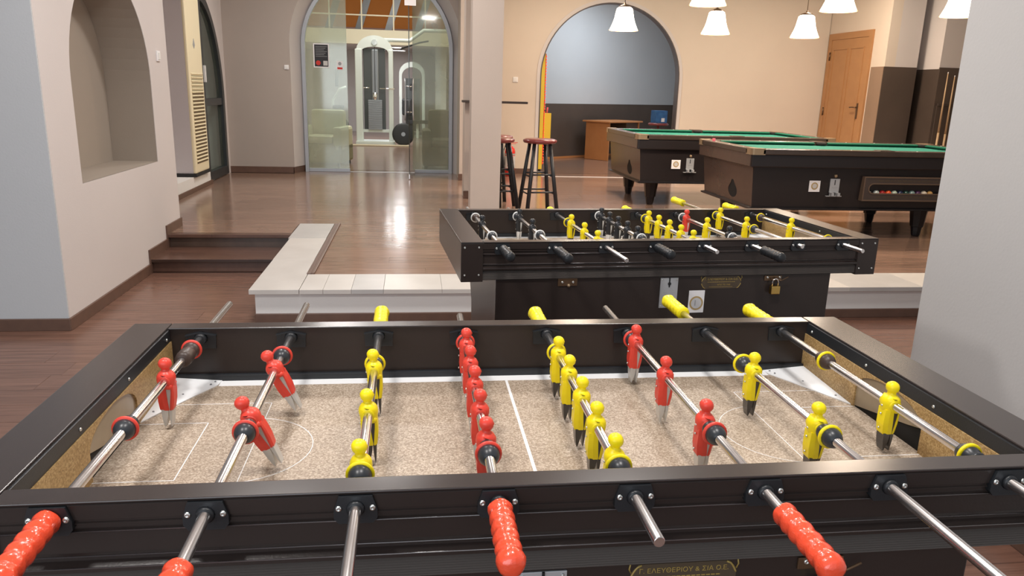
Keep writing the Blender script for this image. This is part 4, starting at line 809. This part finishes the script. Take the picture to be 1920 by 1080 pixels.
# ------------------------------------------------------------------ cue rack and cues
t = thing('cue_rack', 'dark cue rack fixed to the dark wall panelling at the far right', 'cue rack', (7.50, 9.0, 0))
bev('clip_rail', (0.0, -0.04, 1.42), (0.42, 0, 1.45), 'cabinet_brown', t); bev('base_shelf', (-0.02, -0.10, 0.50), (0.45, 0, 0.53), 'cabinet_brown', t)
bev('back_board', (0.0, -0.012, 0.50), (0.43, 0, 1.45), 'wainscot_dark', t)
q0 = None
for k, (x, z1, l) in enumerate(((7.555, 1.86, 'leftmost pool cue leaning in the rack at the far right'), (7.66, 1.82, 'middle pool cue in the rack at the far right'), (7.72, 1.80, 'rightmost visible pool cue in the rack, beside the grey wall'))):
    t = thing('pool_cue', l, 'cue', (x, 8.945, 0.531), 0, 'pool cues in the rack'); L = z1 - 0.53
    MB().lathe([(0.0145, 0), (0.0145, L*0.4)], 10).build('butt', 'cue_wood' if k != 2 else 'desk_wood', t); MB().lathe([(0.0142, L*0.4), (0.0065, L*0.985)], 10).build('shaft', 'cue_wood', t); MB().lathe([(0.0066, L*0.985), (0.006, L)], 10).build('tip', 'paper', t)

# ------------------------------------------------------------------ arch room: desk, toy machine, boxes on a stool
t = thing('desk', 'orange-brown wooden desk standing in the room behind the tall arch', 'desk', (4.06, 13.28, U), R(38))
bev('end_panel', (0.0, 0.0, 0), (0.03, 0.56, 0.70), 'desk_wood', t); bev('end_panel', (0.92, 0.0, 0), (0.95, 0.56, 0.70), 'desk_wood', t)
bev('desktop', (-0.04, -0.04, 0.70), (1.0, 0.62, 0.728), 'desk_wood', t); bev('back_panel', (0.03, 0.50, 0.25), (0.92, 0.52, 0.70), 'desk_dark', t)
bev('drawer_box', (0.55, 0.02, 0.30), (0.92, 0.5, 0.70), 'desk_dark', t)
t = thing('toy_machine', 'tall yellow amusement machine edged with red lights, just inside the arch', 'machine', (2.335, 11.25, U))
bev('cabinet', (-0.28, 0.0, 0.03), (0.135, 0.75, 1.83), 'machine_yellow', t, 0.01); bev('corner_strip', (0.136, 0.02, 0.10), (0.150, 0.06, 1.80), 'ext_red', t)
for k in range(38): MB().sphere((0.152, 0.04, 0.13 + k*0.044), 0.011, n=8, m=6).build('light_bulb', 'led_red', t)
bev('coin_door', (0.13, 0.30, 0.45), (0.31, 0.34, 0.90), 'machine_yellow', t, 0.004)
MB().path([(0.18, 0.32, 0.9), (0.20, 0.32, 0.98), (0.19, 0.32, 1.10), (0.15, 0.32, 1.24), (0.12, 0.32, 1.28)], 0.012, 8).build('hose', 'ink_grey', t); MB().tube((0.24, 0.32, 0.90), (0.25, 0.32, 0.99), 0.014, 8).build('lever', 'chalk_pink', t)
for a in (-0.24, 0.10):
    for b_ in (0.04, 0.70): MB().tube((a, b_, 0), (a, b_, 0.035), 0.025, 10).build('foot', 'gym_black', t)
t = thing('side_table', 'small dark red topped pedestal stool behind the right foot of the arch', 'table', (4.50, 11.75, U))
MB().lathe([(0.16, 0.74), (0.17, 0.75), (0.17, 0.765), (0.15, 0.78)], 20).build('top', 'seat_vinyl', t); MB().tube((0, 0, 0.02), (0, 0, 0.745), 0.022, 10).build('column', 'chrome', t); MB().lathe([(0.16, 0), (0.15, 0.02), (0.03, 0.035)], 20).build('base', 'gym_black', t)
t = thing('cardboard_box', 'blue printed box standing on the small stool behind the arch', 'box', (4.50, 11.75, U + 0.781), R(12))
bev('carton', (-0.10, -0.09, 0), (0.11, 0.09, 0.20), 'blue_box', t, 0.003); bev('label_patch', (-0.0, -0.092, 0.02), (0.06, -0.09, 0.08), 'paper', t, 0.0005)

# ------------------------------------------------------------------ gym interior
t = thing('cable_machine', 'tall white gym cable machine with a dark weight stack seen through the open gym door', 'gym machine', (-0.37, 16.45, U))
def upr(x): return MB().bev((x - (0.075 if x < 0 else 0.05), -0.08, 0), (x + (0.075 if x < 0 else 0.05), 0.10, 2.0), 0.02)
upr(-0.34).build('upright', 'gym_white', t); upr(0.34).build('upright', 'gym_white', t)
oo = [(-0.385, 1.95)] + arc(0, 1.95, 0.385, PI, 0, 18, 0.33) + [(0.385, 1.95)]; ii = [(0.28, 1.95)] + arc(0, 1.95, 0.28, 0, PI, 18, 0.10) + [(-0.28, 1.95)]
MB().prism(oo + ii, [], XZ, -0.06, 0.08).build('top_housing', 'gym_white', t)
bev('shroud', (-0.24, 0.0, 0.30), (0.22, 0.10, 2.02), 'gym_shroud', t, 0.01); bev('shroud_tube', (-0.07, -0.03, 0.9), (0.08, 0.02, 2.0), 'grey_metal', t, 0.03)
for k in range(14): bev('weight_plate', (-0.15, -0.10, 0.32 + k*0.045), (0.15, 0.0, 0.362 + k*0.045), 'grey_metal', t, 0.004)
MB().tube((0, -0.06, 0.95), (0, -0.06, 1.1), 0.05, 12).build('stack_carriage', 'chrome', t); MB().tube((0, -0.04, 1.0), (0, -0.04, 2.15), 0.006, 6).build('cable', 'gym_black', t)
MB().lathe([(0.06, -0.01), (0.06, 0.01)], 16, Matrix.Translation((0, -0.07, 2.14)) @ Matrix.Rotation(PI/2, 4, 'X')).build('pulley', 'chrome', t)
bev('cross_bar', (-0.34, -0.05, 0.26), (0.34, 0.03, 0.32), 'gym_white', t); bev('base', (-0.42, -0.2, 0), (0.42, 0.5, 0.07), 'gym_white', t)
MB().path([(0.2, 0, 2.20), (0.75, 0, 2.20), (1.05, 0, 2.42), (1.6, 0, 2.42)], 0.04, 8).build('top_arm', 'gym_white', t); MB().path([(0.55, -0.1, 2.02), (0.95, -0.1, 2.16), (1.15, -0.1, 2.2)], 0.018, 8).build('pull_bar', 'gym_black', t)
b = MB(); b.tube((-0.25, -0.12, 1.2), (-0.12, -0.12, 1.2), 0.012, 8); b.tube((0.1, -0.12, 1.19), (0.42, -0.12, 1.19), 0.012, 8); b.build('side_grip', 'chrome', t)
t = thing('weight_disc', 'large black weight disc leaning at the right foot of the white gym machine', 'weight', (0.23, 16.2, U + 0.24))
MB().lathe([(0.04, -0.03), (0.20, -0.03), (0.24, -0.02), (0.24, 0.02), (0.20, 0.03), (0.04, 0.03)], 28, Matrix.Rotation(PI/2 - 0.1, 4, 'X') ).build('disc', 'gym_black', t); MB().lathe([(0.045, -0.033), (0.045, 0.033)], 16, Matrix.Rotation(PI/2 - 0.1, 4, 'X')).build('hub', 'grey_metal', t)
t = thing('leg_machine', 'low white and black gym machine left of the cable machine', 'gym machine', (-1.35, 17.2, U))
MB().path([(0.0, 0, 0.02), (0.0, 0, 0.9), (0.15, 0, 1.15), (0.3, 0, 1.2)], 0.03, 8).build('frame', 'gym_white', t); MB().bev((0.06, -0.04, 1.2), (0.14, 0.05, 1.6), 0.03).build('back_pad', 'gym_black', t); MB().bev((0, -0.15, 0.72), (0.24, 0.15, 0.80), 0.03).build('arm_pad', 'gym_black', t)
MB().lathe([(0.13, -0.04), (0.13, 0.04)], 20, Matrix.Translation((0.22, -0.1, 0.38)) @ Matrix.Rotation(PI/2, 4, 'X')).build('weight', 'gym_black', t); bev('base', (-0.1, -0.2, 0), (0.4, 0.3, 0.12), 'gym_white', t)
t = thing('pulldown_machine', 'second white gym machine with rounded top behind the cable machine', 'gym machine', (0.42, 19.2, U))
oo = [(-0.32, 0)] + [(-0.32, 1.5)] + arc(0, 1.55, 0.32, PI, 0, 16, 0.30) + [(0.32, 0)]; ii = [(0.25, 0.05)] + arc(0, 1.5, 0.25, 0, PI, 16, 0.22) + [(-0.25, 0.05)]
MB().prism(oo, [ii], XZ, -0.05, 0.06).build('frame', 'gym_white', t); bev('shroud', (-0.16, 0.0, 0.15), (0.2, 0.05, 1.45), 'gym_shroud', t); bev('window', (-0.08, -0.01, 1.15), (0.12, 0.0, 1.32), 'gym_black', t)
MB().bev((-0.25, -0.3, 0.55), (0.0, -0.1, 0.95), 0.04).build('seat_pad', 'gym_black', t); bev('bench', (-0.1, -0.6, 0.36), (0.45, -0.3, 0.44), 'gym_black', t); bev('bench_leg', (0.1, -0.5, 0), (0.16, -0.4, 0.37), 'gym_white', t)
struct(box('wall_pillar', (1.02, 19.6, U), (1.30, 19.9, 2.6), 'paint_white'))
tag(bev('floor_mat', (-0.9, 15.9, U), (0.35, 16.2, U + 0.015), 'mat_beige'), 'thin beige mat on the gym floor under the cable machine', 'mat')
mz = bpy.data.objects.new('trim_6', None); C.objects.link(mz); struct(mz)
box('mezzanine_edge', (-3.4, 18.0, 2.40), (1.75, 18.2, 2.72), 'paint_cream', mz); box('mezzanine_slab', (-3.4, 18.2, 2.40), (1.75, 20.0, 2.6), 'paint_lilac', mz)
box('soffit', (-3.4, 20.0, 2.40), (1.75, 21.4, 2.5), 'paint_lilac', mz)
bev('railing_rail', (-3.4, 18.0, 3.02), (1.75, 18.04, 3.05), 'paint_cream', mz); bev('railing_rail', (-3.4, 18.0, 3.42), (1.75, 18.04, 3.45), 'paint_cream', mz)
for k in range(7): bev('railing_post', (-2.93 + k*0.73, 17.995, 2.72), (-2.90 + k*0.73, 18.045, 3.45), 'paint_cream', mz)
for k in range(6): MB().add([(-2.6 + k*0.75, 19.98, 2.6), (-2.42 + k*0.75, 19.98, 2.6), (-2.0 + k*0.75, 19.98, 3.9), (-2.18 + k*0.75, 19.98, 3.9), (-2.6 + k*0.75, 20.0, 2.6), (-2.42 + k*0.75, 20.0, 2.6), (-2.0 + k*0.75, 20.0, 3.9), (-2.18 + k*0.75, 20.0, 3.9)], [(0,1,2,3), (4,7,6,5), (0,4,5,1), (1,5,6,2), (2,6,7,3), (3,7,4,0)]).build('wall_stripe', 'grey_metal', mz)
for x, y, l in ((0.10, 19.0, 'nearer glowing round ceiling light under the gym mezzanine'), (0.08, 20.6, 'further glowing round ceiling light under the gym mezzanine')):
    t = thing('ceiling_light', l, 'light', (x, y, 2.40), 0, 'round lights under the gym mezzanine')
    MB().lathe([(0.17, -0.012), (0.17, 0.0)], 20).build('diffuser', 'downlight_glow', t); MB().lathe([(0.17, -0.016), (0.19, -0.016), (0.19, 0.0)], 20, caps=False).build('trim_ring', 'paper', t)
def chair(x, y, rz, m1, m2, label, w=0.75, h=0.85, d=0.75):
    t = thing('armchair', label, 'armchair', (x, y, U), rz)
    bev('seat_base', (-w/2, 0, 0.04), (w/2, d, 0.34), m2, t, 0.04); bev('seat_cushion', (-w/2 + 0.14, -0.01, 0.34), (w/2 - 0.14, d - 0.15, 0.46), m1, t, 0.05); bev('backrest', (-w/2 + 0.1, d - 0.2, 0.3), (w/2 - 0.1, d, h), m1, t, 0.06)
    for s in (-1, 1): bev('armrest', (s*w/2 - (0 if s < 0 else 0.14), 0, 0.2), (s*w/2 + (0.14 if s < 0 else 0), d, 0.60), m1, t, 0.05)
    for a in (-w/2 + 0.06, w/2 - 0.06):
        for b_ in (0.06, d - 0.06): MB().tube((a, b_, 0), (a, b_, 0.05), 0.02, 8).build('foot', 'gym_black', t)
chair(-1.05, 11.6, R(-10), 'chair_cream', 'chair_olive', 'cream upholstered armchair behind the left hazy glass pane')
chair(0.98, 11.3, R(0), 'sofa_brown', 'sofa_brown', 'dark brown armchair behind the right hazy glass pane', 0.8, 0.9)
